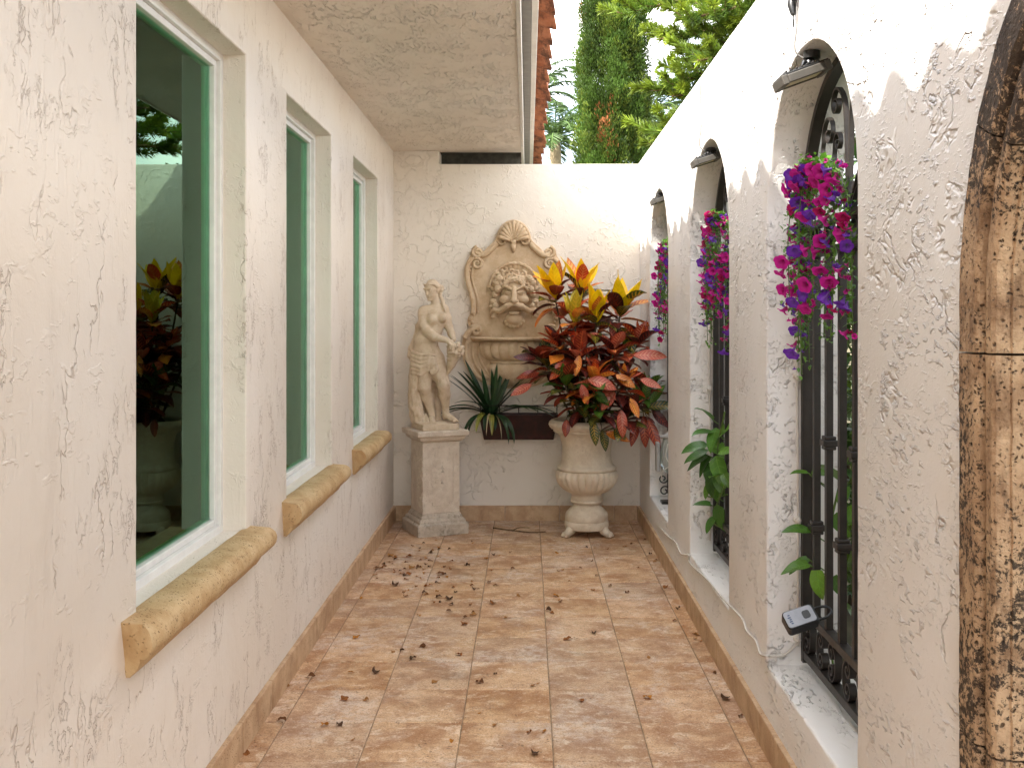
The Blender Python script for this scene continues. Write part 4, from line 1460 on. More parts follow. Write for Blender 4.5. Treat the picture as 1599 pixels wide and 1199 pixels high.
# (px, py, depth, kind of centre, kinds of outer leaves, size, lean x)
ROS = [
    (866, 452, 6.98, 'yel', ('mar', 'dkr', 'red', 'gyl', 'ora'), 1.0, -0.12),
    (908, 446, 7.10, 'yel', ('red', 'mar', 'ora', 'gyl'), 1.0, 0.02),
    (897, 490, 6.84, 'ygr', ('red', 'ora', 'dkr', 'red'), 0.85, -0.05),
    (932, 488, 6.90, 'yel', ('ora', 'gyl', 'mar', 'red'), 0.95, 0.08),
    (970, 478, 6.96, 'yel', ('gyl', 'red', 'ora', 'mar'), 1.1, 0.12),
    (868, 528, 6.82, 'red', ('red', 'ora', 'dkr', 'pin', 'mar'), 0.8, -0.35),
    (905, 545, 6.72, 'red', ('gyl', 'mar', 'red', 'dkr', 'pin'), 0.85, -0.05),
    (960, 538, 6.78, 'dkr', ('mar', 'red', 'dkr', 'gyl', 'pin'), 0.9, 0.15),
    (998, 528, 6.90, 'red', ('pin', 'red', 'mar', 'dkr'), 0.85, 0.45),
    (846, 560, 6.90, 'mar', ('mar', 'dkr', 'mar', 'dgr', 'dkr'), 0.95, -0.65),
    (880, 590, 6.70, 'grn', ('mar', 'grn', 'dgr', 'dkr'), 0.80, -0.25),
    (930, 585, 6.66, 'red', ('pin', 'red', 'ora', 'grn', 'dkr'), 0.85, 0.0),
    (975, 590, 6.70, 'ora', ('pin', 'ora', 'dkr', 'red', 'mar'), 0.80, 0.35),
    (1010, 605, 6.84, 'grn', ('grn', 'dgr', 'mar', 'dkr'), 0.85, 0.55),
    (898, 612, 6.74, 'dgr', ('dgr', 'mar', 'gyl', 'dkr'), 0.75, -0.2),
    (938, 618, 6.66, 'dgr', ('gyl', 'dgr', 'red', 'mar', 'grn'), 0.75, 0.05),
    (985, 640, 6.72, 'mar', ('dkr', 'red', 'mar', 'gyl', 'dgr'), 0.90, 0.45),
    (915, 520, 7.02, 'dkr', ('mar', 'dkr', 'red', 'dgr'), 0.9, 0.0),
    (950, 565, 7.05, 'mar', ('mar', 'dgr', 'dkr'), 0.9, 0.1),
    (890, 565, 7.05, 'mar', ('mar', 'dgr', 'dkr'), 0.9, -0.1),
    (925, 620, 6.95, 'dgr', ('dgr', 'mar', 'dgr'), 0.9, 0.0),
]
st = MB()
for ri, (px, py, dep, kc, ko, sz, lean) in enumerate(ROS):
    c = np.array([(px - 823.5) * dep / 1576, dep, 1.5 - (py - 497) * dep / 1576])
    root = np.array([UX + (c[0] - UX) * 0.25 + r3.uniform(-0.02, 0.02), UY + (c[1] - UY) * 0.3, 0.76])
    axis = unit((lean, -0.10 - (0.15 if dep < 6.8 else 0), 1.0))
    base = c - axis * 0.09 * sz
    P = smooth_path([root, root * 0.55 + base * 0.45 + np.array((0, 0, -0.02)), base, c - axis * 0.01], 16)
    st.tube(P, np.linspace(0.009, 0.005, 16), 6)
    mb = MB()
    top = kc in ('yel', 'ygr')
    ph = r3.uniform(0, 6.28)
    nin = 5 if top else 4
    for q in range(nin):
        a = ph + q * 2 * math.pi / nin + r3.uniform(-0.35, 0.35)
        el = R(r3.uniform(52, 74)) if top else R(r3.uniform(35, 65))
        side = np.array((math.cos(a), math.sin(a), 0))
        d = unit(side * math.cos(el) + axis * math.sin(el))
        k = kc if not (top and q == 3 and kc == 'yel' and r3.random() < 0.3) else 'ora'
        cb_, cv = CC[k]
        ln = sz * (r3.uniform(0.25, 0.32) if top else r3.uniform(0.15, 0.20))
        leaf(mb, c - axis * (0.07 if top else 0.02), d, axis * 1.0 - side * 0.8, ln, ln * r3.uniform(0.34, 0.40), 'lance', r3.uniform(-0.35, 0.25), 0.30, 0.05, 9, 4, jcol(r3, cb_, 0.10), jcol(r3, cv, 0.10), r3, r3.uniform(-0.3, 0.3))
    nout = 14 if top else 18
    for q in range(nout):
        a = ph + q * 2.39996 + r3.uniform(-0.2, 0.2)
        t = q / nout
        el = R(58 - 84 * t + r3.uniform(-12, 12))
        side = np.array((math.cos(a), math.sin(a), 0))
        d = unit(side * math.cos(el) + np.array((lean * 0.4, 0, 1.0)) * math.sin(el))
        k = ko[int(r3.integers(0, len(ko)))]
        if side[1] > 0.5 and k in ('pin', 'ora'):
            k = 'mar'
        cb_, cv = CC[k]
        ln = sz * r3.uniform(0.17, 0.25)
        o = c - axis * (0.02 + 0.13 * t)
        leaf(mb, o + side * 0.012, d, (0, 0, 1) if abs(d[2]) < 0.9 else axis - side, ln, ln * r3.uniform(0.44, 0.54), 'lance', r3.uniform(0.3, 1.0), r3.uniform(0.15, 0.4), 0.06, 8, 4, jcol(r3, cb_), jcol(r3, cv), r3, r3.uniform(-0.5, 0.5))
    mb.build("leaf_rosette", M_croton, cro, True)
mb = MB()
# big red face-on leaves, a drooping spray over the rim, and the dark right hand spray
for (px, py, dep, dx, dz, ln, k, wd) in (
        (918, 592, 6.58, 0.95, -0.25, 0.17, 'pin', 0.44), (905, 555, 6.66, -0.2, -0.9, 0.12, 'ora', 0.4), (962, 585, 6.60, 0.7, -0.45, 0.13, 'ora', 0.45), (1000, 592, 6.68, 0.9, -0.35, 0.13, 'pin', 0.4),
        (990, 555, 6.75, 1.0, 0.05, 0.19, 'pin', 0.36), (878, 575, 6.68, -0.6, -0.5, 0.10, 'red', 0.5), (960, 612, 6.62, -0.6, -0.75, 0.13, 'pin', 0.45), (984, 622, 6.62, 0.4, -0.9, 0.12, 'ora', 0.42),
        (908, 600, 6.62, 0.3, -0.95, 0.12, 'pin', 0.42), (925, 655, 6.66, 0.15, -1.0, 0.15, 'gyl', 0.38), (885, 655, 6.72, -0.1, -1.0, 0.10, 'dkr', 0.5), (960, 655, 6.66, 0.5, -0.9, 0.13, 'gyl', 0.42),
        (970, 640, 6.62, 0.05, -1.0, 0.16, 'pin', 0.38), (945, 675, 6.70, 0.8, -0.25, 0.15, 'ora', 0.36), (940, 670, 6.70, 0.2, -1.0, 0.13, 'dgr', 0.42), (1005, 650, 6.74, 0.05, -1.0, 0.18, 'dkr', 0.34),
        (1012, 655, 6.72, 0.35, -0.95, 0.19, 'dkr', 0.32), (995, 655, 6.76, -0.25, -1.0, 0.16, 'dkr', 0.34), (1018, 640, 6.78, 0.6, -0.6, 0.14, 'mar', 0.4), (985, 640, 6.76, -0.7, -0.3, 0.17, 'mar', 0.36),
        (1008, 636, 6.78, 1.0, 0.15, 0.18, 'dgr', 0.36), (1000, 628, 6.78, -0.35, 1.0, 0.12, 'grn', 0.38), (1006, 626, 6.78, 0.15, 1.0, 0.15, 'grn', 0.36), (1014, 630, 6.79, 0.6, 0.8, 0.14, 'grn', 0.36),
        (868, 572, 6.74, 0.55, -0.75, 0.12, 'grn', 0.5), (900, 605, 6.66, 0.6, 0.25, 0.10, 'grn', 0.5), (930, 612, 6.62, 0.5, -0.5, 0.11, 'grn', 0.5),
        (836, 560, 6.85, -0.9, 0.1, 0.13, 'mar', 0.4), (842, 582, 6.84, -1.0, -0.2, 0.14, 'dkr', 0.4), (830, 600, 6.84, -0.95, -0.5, 0.14, 'pin', 0.4)):
    o = np.array([(px - 823.5) * dep / 1576, dep, 1.5 - (py - 497) * dep / 1576])
    cb_, cv = CC[k]
    d = unit((dx, -0.25, dz))
    ln *= 1.18
    leaf(mb, o, d, unit((r3.uniform(-0.15, 0.15), -0.85, 0.5)), ln, ln * wd, 'lance', r3.uniform(0.1, 0.6), 0.22, 0.05, 10, 4, jcol(r3, cb_, 0.1), jcol(r3, cv, 0.1), r3, r3.uniform(-0.3, 0.3))
    st.tube([o, o - d * 0.03, o - d * 0.05 + np.array((0, 0.05, 0.0))], 0.0028, 5)
mb.build("front_leaves", M_croton, cro, True)
st.build("stems", M_stem, cro, True)

# ------------------------------------------------------------------ planter trough and strap leaved plant below the fountain
TX0, TX1 = (748 - 823.5) * 7.38 / 1576, (872 - 823.5) * 7.38 / 1576
M_trough = simple_stone("maroon_glaze", (0.018, 0.005, 0.005), (0.050, 0.011, 0.009), (0.015, 0.008, 0.008), (0.45, 0.7), 0.35, 2.0, 0.0, 0.002)
tro = thing("planter_trough", "dark maroon wall trough with a thin iron rail beneath the fountain", "planter", ((TX0 + TX1) / 2, YB - 0.08, 0.6))
tb = MB()
z0, z1, yf = 0.612, 0.80, YB - 0.155
V = [(TX0 + 0.035, yf + 0.035, z0), (TX1 - 0.035, yf + 0.035, z0), (TX1 - 0.035, YB - 0.002, z0), (TX0 + 0.035, YB - 0.002, z0),
     (TX0, yf, z1), (TX1, yf, z1), (TX1, YB - 0.002, z1), (TX0, YB - 0.002, z1),
     (TX0 + 0.012, yf + 0.012, z1), (TX1 - 0.012, yf + 0.012, z1), (TX1 - 0.012, YB - 0.014, z1), (TX0 + 0.012, YB - 0.014, z1),
     (TX0 + 0.014, yf + 0.014, z1 - 0.03), (TX1 - 0.014, yf + 0.014, z1 - 0.03), (TX1 - 0.014, YB - 0.016, z1 - 0.03), (TX0 + 0.014, YB - 0.016, z1 - 0.03)]
F = [(3, 2, 1, 0)]
for a, b in ((0, 4), (4, 8), (8, 12)):
    F += [(a + i, a + (i + 1) % 4, b + (i + 1) % 4, b + i) for i in range(4)]
tb.add(V, F)
tb.build("trough", M_trough, tro, False, bevel=0.005)
tb = MB()
tb.add([(TX0 + 0.014, yf + 0.014, z1 - 0.026), (TX1 - 0.014, yf + 0.014, z1 - 0.026), (TX1 - 0.014, YB - 0.016, z1 - 0.026), (TX0 + 0.014, YB - 0.016, z1 - 0.026)], [(0, 1, 2, 3)])
tb.build("soil", M_soil, tro, False)
tb = MB()
zr = 0.865
tb.tube([(TX0 + 0.01, YB - 0.004, zr), (TX0 + 0.01, yf + 0.004, zr), (TX1 - 0.01, yf + 0.004, zr), (TX1 - 0.01, YB - 0.004, zr)], 0.004, 6)
for x in np.linspace(TX0 + 0.012, TX1 - 0.012, 5):
    tb.tube([(x, yf + 0.004, zr), (x, yf + 0.004, z1 - 0.004)], 0.0035, 6)
tb.build("rail", M_iron, tro, True)
sp = thing("strap_leaf_plant", "dark green strap leaved plant arching out of the maroon trough", "plant", ((765 - 823.5) * 7.36 / 1576, 7.38, 0.78))
mb = MB()
pc = np.array([(766 - 823.5) * 7.36 / 1576, 7.39, 0.785])
for (ex, ey, ln, cc) in ((-44, -52, 0.40, 0), (-26, -55, 0.38, 0), (10, -62, 0.34, 0), (-8, -40, 0.30, 0), (-56, -33, 0.36, 0), (-58, -20, 0.36, 0), (-62, -6, 0.34, 0), (-48, 14, 0.30, 0), (-44, 26, 0.28, 0), (30, -40, 0.30, 0), (44, -32, 0.36, 0),
                         (62, -22, 0.42, 0), (66, -16, 0.42, 0), (20, -30, 0.28, 0), (-30, -22, 0.3, 0), (36, 30, 0.34, 0), (26, 44, 0.36, 0), (-22, 30, 0.24, 1), (4, 38, 0.26, 1), (-6, 44, 0.28, 2), (15, 46, 0.30, 2), (10, 30, 0.2, 0), (-12, 20, 0.2, 0), (40, 4, 0.3, 0),
                         (-52, -44, 0.36, 0), (-30, -60, 0.34, 0), (28, -56, 0.34, 0), (52, -40, 0.36, 0), (-64, -14, 0.36, 0), (56, -28, 0.38, 0), (-36, -44, 0.36, 0), (0, -48, 0.3, 0), (16, -48, 0.3, 0), (50, -6, 0.34, 0), (-50, 6, 0.3, 0)):
    q = np.array((ex, 0, -ey), float) / 214
    if ey > 12:
        d0, dr = unit((ex / 50, -1.1, 0.35)), 1.9
    elif ey > -26:
        d0, dr = unit((ex / 42, r3.uniform(-0.7, -0.2), 0.75)), 1.05
    else:
        d0, dr = unit((ex / 66, r3.uniform(-0.5, 0.0), 1.0)), 0.30
    col = [(0.018, 0.050, 0.016), (0.20, 0.20, 0.03), (0.42, 0.33, 0.20)][cc]
    leaf(mb, pc + r3.normal(0, 0.008, 3), d0, (0, 0, 1) if abs(d0[2]) < 0.9 else (0.2, -1, 0.4), ln * 1.22, 0.044 if cc < 2 else 0.012, 'strap', dr, 0.3, 0.0, 12, 2, jcol(r3, col), jcol(r3, tuple(x * 1.6 for x in col)), r3, r3.uniform(-0.4, 0.4))
mb.build("leaves", M_strap, sp, True)
mb = MB()
mb.tube([pc - (0, 0, 0.02), pc + (0, 0, 0.02)], [0.016, 0.012], 8)
mb.build("stem", M_gstem, sp, True)

# ------------------------------------------------------------------ iron grilles in the arches
GX = XR + 0.135
def ribbon(mb, path, x0, x1, t):
    """flat iron strap standing edge-on: path in (y, z)"""
    P = np.asarray(path, float)
    T = np.gradient(P, axis=0)
    T /= np.linalg.norm(T, axis=1)[:, None] + 1e-12
    N = np.stack([-T[:, 1], T[:, 0]], 1)
    n = len(P)
    z = np.zeros(n)
    mb.sweep(np.stack([z + (x0 + x1) / 2, P[:, 0], P[:, 1]], 1), np.tile([1.0, 0, 0], (n, 1)), np.stack([z, N[:, 0], N[:, 1]], 1),
             [(-(x1 - x0) / 2, -t / 2), ((x1 - x0) / 2, -t / 2), ((x1 - x0) / 2, t / 2), (-(x1 - x0) / 2, t / 2)])
def spir2(c, r0, turns, a0, sgn, k=0.14, n=30):
    t = np.linspace(0, 1, n)
    r = r0 * (1 - (1 - k) * t)
    a = a0 + sgn * turns * 2 * np.pi * t
    return np.stack([c[0] + r * np.cos(a), c[1] + r * np.sin(a)], 1)
GL = ["bronze iron grille in the nearest arch beside the coral stone surround", "bronze iron grille in the middle arch with the leafy vine", "bronze iron grille in the far arch behind the lantern"]
for gi, (yc, r) in enumerate(ARCH):
    G = thing("iron_grille", GL[gi], "grille", (GX, yc, AZ0), 0, "iron grilles in the arches")
    zs = AZT - r
    ro = r - 0.008
    fm = MB()
    pts = [(yc + ro - 0.014, AZ0 + 0.02)] + [(yc + (ro - 0.014) * math.cos(a), zs + (ro - 0.014) * math.sin(a)) for a in np.linspace(0, math.pi, 40)] + [(yc - ro + 0.014, AZ0 + 0.02)]
    P2 = np.array(pts)
    T = np.gradient(P2, axis=0)
    N = np.stack([-T[:, 1], T[:, 0]], 1)
    N[0] = N[1] = (-1, 0)
    N[-1] = N[-2] = (1, 0)
    N /= np.linalg.norm(N, axis=1)[:, None]
    n = len(P2)
    fm.sweep(np.stack([np.full(n, GX), P2[:, 0], P2[:, 1]], 1), np.tile([1.0, 0, 0], (n, 1)), np.stack([np.zeros(n), N[:, 0], N[:, 1]], 1), [(-0.018, -0.012), (0.018, -0.012), (0.018, 0.012), (-0.018, 0.012)])
    fm.build("frame", M_iron, G, True, 35)
    ri = ro - 0.028
    for (za, zb) in ((AZ0 + 0.035, AZ0 + 0.063), (AZ0 + 0.185, AZ0 + 0.211), (1.705, 1.730), (zs - 0.012 if gi else 1.800, zs + 0.012 if gi else 1.824)):
        m = MB()
        m.box(GX - 0.017, GX + 0.017, yc - ri, yc + ri, za, zb)
        m.build("rail", M_iron, G, False, bevel=0.002)
    sx = 2 * r / 7
    for k in range(1, 7):
        y = yc - r + sx * k
        m = MB()
        m.box(GX - 0.011, GX + 0.011, y - 0.011, y + 0.011, AZ0 + 0.211, 1.705)
        bar = m.build("bar", M_iron, G, False)
        zc = (1.10 if k % 2 else 0.80)
        m = MB()
        for dz, w, h in ((0, 0.024, 0.010), (0.016, 0.019, 0.006), (-0.016, 0.019, 0.006)):
            m.box(GX - w, GX + w, y - w, y + w, zc + dz - h, zc + dz + h)
        m.build("collar", M_iron, bar, False, bevel=0.003)
    # C scrolls in the bottom band, rings in the upper band
    for k in range(7):
        y = yc - r + sx * (k + 0.5)
        if abs(y - yc) > ri - 0.03:
            continue
        m = MB()
        zc, h = AZ0 + 0.124, 0.060
        a1 = spir2((y, zc + h - 0.033), 0.032, 1.25, R(90), -1)[::-1]
        a2 = spir2((y, zc - h + 0.033), 0.032, 1.25, R(-90), -1)
        sgn = 1 if k % 2 else -1
        A = np.vstack([a1, np.array([[y + 0.001, zc + h - 0.001]]), a2]) if False else None
        s1 = spir2((y - 0.012 * sgn, zc + h - 0.030), 0.029, 1.3, R(90), sgn)[::-1]
        s2 = spir2((y - 0.012 * sgn, zc - h + 0.030), 0.029, 1.3, R(-90), -sgn)
        arcm = np.array([(y - 0.012 * sgn - sgn * -0.045 * math.cos(t), zc + h * math.sin(t)) for t in np.linspace(R(75), R(-75), 12)])
        ribbon(m, np.vstack([s1, arcm, s2]), GX - 0.012, GX + 0.012, 0.006)
        m.build("scroll", M_iron, G, True, 40)
    zu0, zu1 = 1.730, (1.800 if gi == 0 else zs - 0.012)
    if zu1 - zu0 > 0.04:
        rr = (zu1 - zu0) / 2 - 0.003
        for k in range(6):
            y = yc + (k - 2.5) * sx
            m = MB()
            a = np.linspace(0, 2 * np.pi, 25)
            ribbon(m, np.stack([y + rr * np.cos(a), (zu0 + zu1) / 2 + rr * np.sin(a)], 1), GX - 0.010, GX + 0.010, 0.005)
            m.build("ring", M_iron, G, True, 40)
    # fan of scrolls under the arch head
    zb = 1.824 if gi == 0 else zs + 0.012
    H = AZT - 0.05 - zb
    for s in (-1, 1):
        m = MB()
        p = smooth_path([(yc + s * 0.010, zb + 0.0, 0), (yc + s * 0.018, zb + H * 0.45, 0), (yc + s * 0.034, zb + H * 0.72, 0), (yc + s * 0.075, zb + H * 0.86, 0)], 24)[:, :2]
        q = spir2((yc + s * 0.118, zb + H * 0.78), 0.048, 1.2, R(120) if s > 0 else R(60), -s)
        ribbon(m, np.vstack([p[:-2], q]), GX - 0.008, GX + 0.008, 0.007)
        m.build("scroll", M_iron, G, True, 40)
        for (ya, zt, rr, tw) in ((0.200, 0.60, 0.060, 0.35), (0.105, 0.50, 0.036, 0.30), (0.32, 0.30, 0.065, 0.30)):
            m = MB()
            p = smooth_path([(yc + s * 0.014, zb + 0.005, 0), (yc + s * (ya * 0.55), zb + H * zt * 0.30, 0), (yc + s * (ya + rr), zb + H * zt * 0.75, 0), (yc + s * (ya + rr * 0.9), zb + H * zt * 1.0, 0)], 24)[:, :2]
            q = spir2((yc + s * ya, zb + H * zt), rr, 1.25, 0 if s > 0 else math.pi, s)
            ribbon(m, np.vstack([p[:-2], q]), GX - 0.007, GX + 0.007, 0.006)
            m.build("scroll", M_iron, G, True, 40)

# ------------------------------------------------------------------ hanging flower sprays
def flower_mesh(name, cin, cout):
    mb = MB()
    nA, nR = 20, 6
    V, C, Lu = [], [], []
    for i in range(nR):
        t = i / (nR - 1)
        for k in range(nA):
            a = 2 * math.pi * k / nA
            lob = 1 - 0.16 * (1 - abs(math.cos(a * 2.5))) * t
            rr = (0.003 + 0.022 * t ** 1.9) * lob
            z = 0.030 * (1 - (1 - t) ** 1.6) - 0.006 * t ** 3 + 0.002 * t * math.sin(5 * a)
            V.append((rr * math.cos(a), rr * math.sin(a), z))
            C.append(tuple(cin[j] * (1 - t) + cout[j] * t for j in range(3)))
            Lu.append((0.5, t, 0))
    F = [(i * nA + k, i * nA + (k + 1) % nA, (i + 1) * nA + (k + 1) % nA, (i + 1) * nA + k) for i in range(nR - 1) for k in range(nA)]
    mb.add(V, F, col=np.array(C), vein=np.array(C), luv=np.array(Lu))
    o = mb.build(name, M_petal, None, True)
    me = o.data
    bpy.data.objects.remove(o)
    return me
FM = [flower_mesh("magenta_flower", (0.30, 0.02, 0.10), (0.66, 0.020, 0.34)), flower_mesh("violet_flower", (0.20, 0.10, 0.35), (0.17, 0.022, 0.46)), flower_mesh("crimson_flower", (0.25, 0.01, 0.06), (0.50, 0.015, 0.13))]
FL = ["full hanging spray of magenta and violet flowers on the nearest arch grille", "hanging spray of magenta and violet flowers on the middle arch grille above the vine", "slim hanging spray of magenta and violet flowers on the far arch grille above the lantern"]
for gi, (yc, r) in enumerate(ARCH):
    r4 = np.random.default_rng(40 + gi)
    wy = [0.265, 0.27, 0.25][gi]
    oy = [0.14, 0.10, 0.05][gi]
    top = np.array((XR + 0.075, yc + oy, 1.955))
    S = thing("flower_spray", FL[gi], "flowers", tuple(top), 0, "artificial flower sprays on the grilles")
    sm, fo = MB(), MB()
    spots = []
    for k in range(17):
        f = (k + 0.5) / 17 * 2 - 1
        ey = yc + oy * (1 - 0.6 * abs(f)) + f * wy
        ex = XR + 0.10 - 0.10 * (1 - abs(f)) * r4.uniform(0.2, 1) - 0.02
        ez = 1.955 - r4.uniform(0.42, 0.66) * (1 - 0.18 * abs(f))
        P = smooth_path([top + r4.normal(0, 0.015, 3), (top[0] + (ex - top[0]) * 0.5, top[1] + (ey - top[1]) * 0.65, 1.955 + 0.03 - 0.05 * abs(f)), (ex, ey, 1.955 - 0.17), (ex + r4.uniform(-0.01, 0.01), ey + r4.uniform(-0.02, 0.02), ez)], 26)
        P[:, 0] = np.clip(P[:, 0], XR - 0.03, GX - 0.035)
        sm.tube(P, 0.0018, 4)
        for i in range(4, 26):
            for z in range(5):
                d = unit((r4.uniform(-1, 0.5), r4.uniform(-1, 1), r4.uniform(-0.9, 0.7)))
                g = r4.uniform(0, 1)
                c = (0.05 + 0.10 * g, 0.15 + 0.16 * g, 0.02 + 0.01 * g)
                leaf(fo, P[i] + r4.normal(0, 0.009, 3), d, (0, 0, 1), r4.uniform(0.015, 0.025), r4.uniform(0.009, 0.014), 'ovate', 0.6, 0.2, 0, 3, 2, c, None, r4)
            if i > 7 and r4.random() < 0.45:
                spots.append((P[i], i))
    for z in range(26):
        d = unit((r4.uniform(-1, 0.2), r4.uniform(-1, 1), r4.uniform(-0.3, 1)))
        leaf(fo, top + np.clip(r4.normal(0, 1, 3), -1.4, 1.4) * (0.025, 0.08, 0.03), d, (0, 0, 1), r4.uniform(0.03, 0.05), 0.022, 'ovate', 0.6, 0.2, 0, 4, 2, (0.12, 0.30, 0.03), None, r4)
    sm.build("stems", M_gstem, S, True)
    fo.build("foliage", M_vine, S, True)
    W = wmat(S).inverted()
    # the many small half-open blossoms among the leaves
    sb = MB()
    for q in range((210, 190, 130)[gi]):
        p, i = spots[int(r4.integers(0, len(spots)))]
        me_ = FM[int(r4.choice([0, 0, 1, 1, 2]))]
        n_ = len(me_.vertices)
        co_, c_ = np.zeros(n_ * 3), np.zeros(n_ * 4, np.float32)
        me_.vertices.foreach_get('co', co_)
        me_.attributes['col'].data.foreach_get('color', c_)
        d = Vector(unit((r4.uniform(-0.8, 0.4), r4.uniform(-0.9, 0.7), r4.uniform(-1.4, -0.2))))
        s = r4.uniform(0.38, 0.62)
        pp = np.asarray(p) + r4.normal(0, 1, 3) * (0.010, 0.022, 0.030)
        pp[0] = min(pp[0], GX - 0.045)
        c_ = c_.reshape(-1, 4)[:, :3] * r4.uniform(0.7, 1.1)
        sb.add(xf(Matrix.LocRotScale(Vector(pp), d.to_track_quat('Z', 'Y'), Vector((s * 0.8, s * 0.8, s))), co_.reshape(-1, 3)), [tuple(f.vertices) for f in me_.polygons], col=c_, vein=c_, luv=np.tile((0.5, 0.5, 0), (n_, 1)))
    tag(sb.build("small_blossoms", M_petal, S, True), kind='stuff')
    for q in range(8):
        spots.append((top + np.clip(r4.normal(0, 1, 3), -1.3, 1.3) * (0.01, 0.09, 0.03) - (0.03, 0, 0.05), 3))
    order = r4.permutation(len(spots))
    for (p, i) in [spots[q] for q in order[:[98, 94, 80][gi]]]:
        o = bpy.data.objects.new("flower", FM[int(r4.choice([0, 0, 0, 0, 1, 1, 2]))])
        COL.objects.link(o)
        o.parent = S
        d = Vector(unit((r4.uniform(-1.0, -0.1), r4.uniform(-0.9, 0.6), r4.uniform(-1.3, -0.15))))
        q = d.to_track_quat('Z', 'Y')
        s = r4.uniform(0.72, 1.05) * (1.12, 1.05, 1.0)[gi]
        pp = Vector(p) + Vector((-0.012, 0, 0))
        pp.x = min(pp.x, GX - 0.05)
        o.matrix_local = W @ Matrix.LocRotScale(pp, q, Vector((s, s, s)))

# ------------------------------------------------------------------ leafy vines poking through the grilles
def vine(name, label, y0, spots, stems, r):
    t = thing(name, label, "vine", (GX + 0.1, y0, AZ0), 0)
    lm, sm = MB(), MB()
    for P in stems:
        sm.tube(smooth_path(P, 24), 0.004, 6)
    for (x, y, z, dx, dy, dz, ln, g) in spots:
        c = (0.030 + 0.09 * g, 0.105 + 0.16 * g, 0.012 + 0.01 * g)
        d = unit((dx, dy, dz))
        leaf(lm, (x, y, z), d, unit((-0.5, -0.4, 0.75)), ln, ln * r.uniform(0.46, 0.58), 'heart' if ln < 0.13 else 'ovate', r.uniform(0.3, 0.9), 0.2, 0.03, 8, 4, jcol(r, c), jcol(r, tuple(a * 1.35 for a in c)), r, r.uniform(-0.3, 0.3))
        sm.tube([(x, y, z), (x + 0.3 * (GX + 0.04 - x) - dx * 0.01, y - dy * 0.04, z - 0.02), (GX + 0.05, y - dy * 0.05, z - 0.05)], 0.0022, 5)
    sm.build("stems", M_gstem, t, True)
    lm.build("leaves", M_vine, t, True)
r5 = np.random.default_rng(8)
def pr(px, py, x):
    q = ray(px, py, 0, x)
    return tuple(q)
sp2 = []
for (px, py, x, dx, dy, dz, ln, g) in ((1112, 655, 0.93, -0.4, -0.3, 0.5, 0.15, 0.3), (1118, 668, 0.93, -0.3, -0.5, -0.6, 0.16, 0.35), (1110, 690, 0.92, 0.5, -0.5, -0.4, 0.17, 0.9), (1106, 695, 0.90, -0.9, 0.1, -0.1, 0.16, 0.25), (1106, 703, 0.89, -0.9, 0.0, -0.35, 0.15, 0.15),
                                       (1104, 710, 0.89, -0.8, 0.1, -0.55, 0.14, 0.1), (1108, 712, 0.90, -0.5, 0, -0.8, 0.13, 0.1), (1112, 720, 0.91, -0.2, -0.3, -0.9, 0.15, 0.1), (1118, 712, 0.92, 0.1, -0.5, -0.8, 0.18, 0.9), (1124, 705, 0.93, 0.4, -0.5, 0.1, 0.12, 0.8), (1120, 735, 0.93, 0.1, -0.5, -0.8, 0.15, 0.5),
                                       (1112, 738, 0.91, -0.2, -0.2, -1, 0.14, 0.1), (1122, 745, 0.93, -0.4, -0.5, 0.2, 0.11, 0.5), (1130, 740, 0.94, 0.3, -0.6, -0.6, 0.10, 0.7), (1106, 757, 0.90, -0.3, -0.2, -0.9, 0.08, 0.9), (1116, 758, 0.93, 0.0, -0.4, -0.9, 0.09, 0.7), (1110, 788, 0.91, -0.7, -0.1, 0.15, 0.10, 0.3),
                                       (1120, 788, 0.93, 0.2, -0.3, -1, 0.16, 0.3), (1116, 808, 0.92, -0.5, -0.3, -0.5, 0.10, 0.35), (1122, 776, 0.94, 0.2, -0.5, 0.4, 0.09, 0.9), (1124, 680, 0.94, 0.3, -0.5, 0.6, 0.14, 0.7), (1116, 675, 0.93, -0.6, -0.3, 0.1, 0.15, 0.2)):
    p = pr(px, py, x)
    sp2.append((*p, dx, dy, dz, ln * 0.92, g))
vine("climbing_vine", "green leafy vine growing through the bars of the middle arch", 4.9, sp2,
     [[(GX + 0.12, 4.95, 0.0), (GX + 0.05, 4.92, 0.55), (GX - 0.03, 4.98, 0.80), (GX - 0.02, 4.86, 1.05)], [(GX + 0.10, 4.9, 0.2), (GX + 0.02, 4.85, 0.45), (GX - 0.05, 5.0, 0.50), (GX - 0.02, 4.85, 0.7)],
      [pr(1065, 752, 0.845), pr(1085, 765, 0.88), pr(1110, 776, 0.93), pr(1136, 772, 0.96)]], r5)
sp1 = []
for (px, py, x, dx, dy, dz, ln, g) in ((1262, 738, 0.96, -0.6, -0.2, 0.1, 0.10, 0.45), (1268, 736, 0.97, 0.6, -0.3, 0.0, 0.11, 0.45), (1264, 828, 0.95, -0.9, -0.2, 0.15, 0.14, 0.3), (1262, 880, 0.94, -0.9, -0.1, -0.2, 0.14, 0.45), (1262, 872, 0.95, -0.8, 0, -0.45, 0.12, 0.2),
                                       (1276, 890, 0.95, 0.0, -0.3, -1, 0.14, 0.75), (1300, 805, 0.99, 0.4, -0.3, -0.5, 0.12, 0.4), (1325, 790, 1.0, 0.2, -0.4, -0.7, 0.12, 0.5), (1326, 815, 1.0, 0.3, -0.4, 0.3, 0.12, 0.4), (1300, 900, 1.0, 0.3, -0.3, -0.6, 0.11, 0.3), (1320, 760, 1.01, -0.3, -0.4, -0.7, 0.12, 0.3)):
    sp1.append((*pr(px, py, x), dx, dy, dz, ln * 0.72, min(1.0, g * 1.4)))
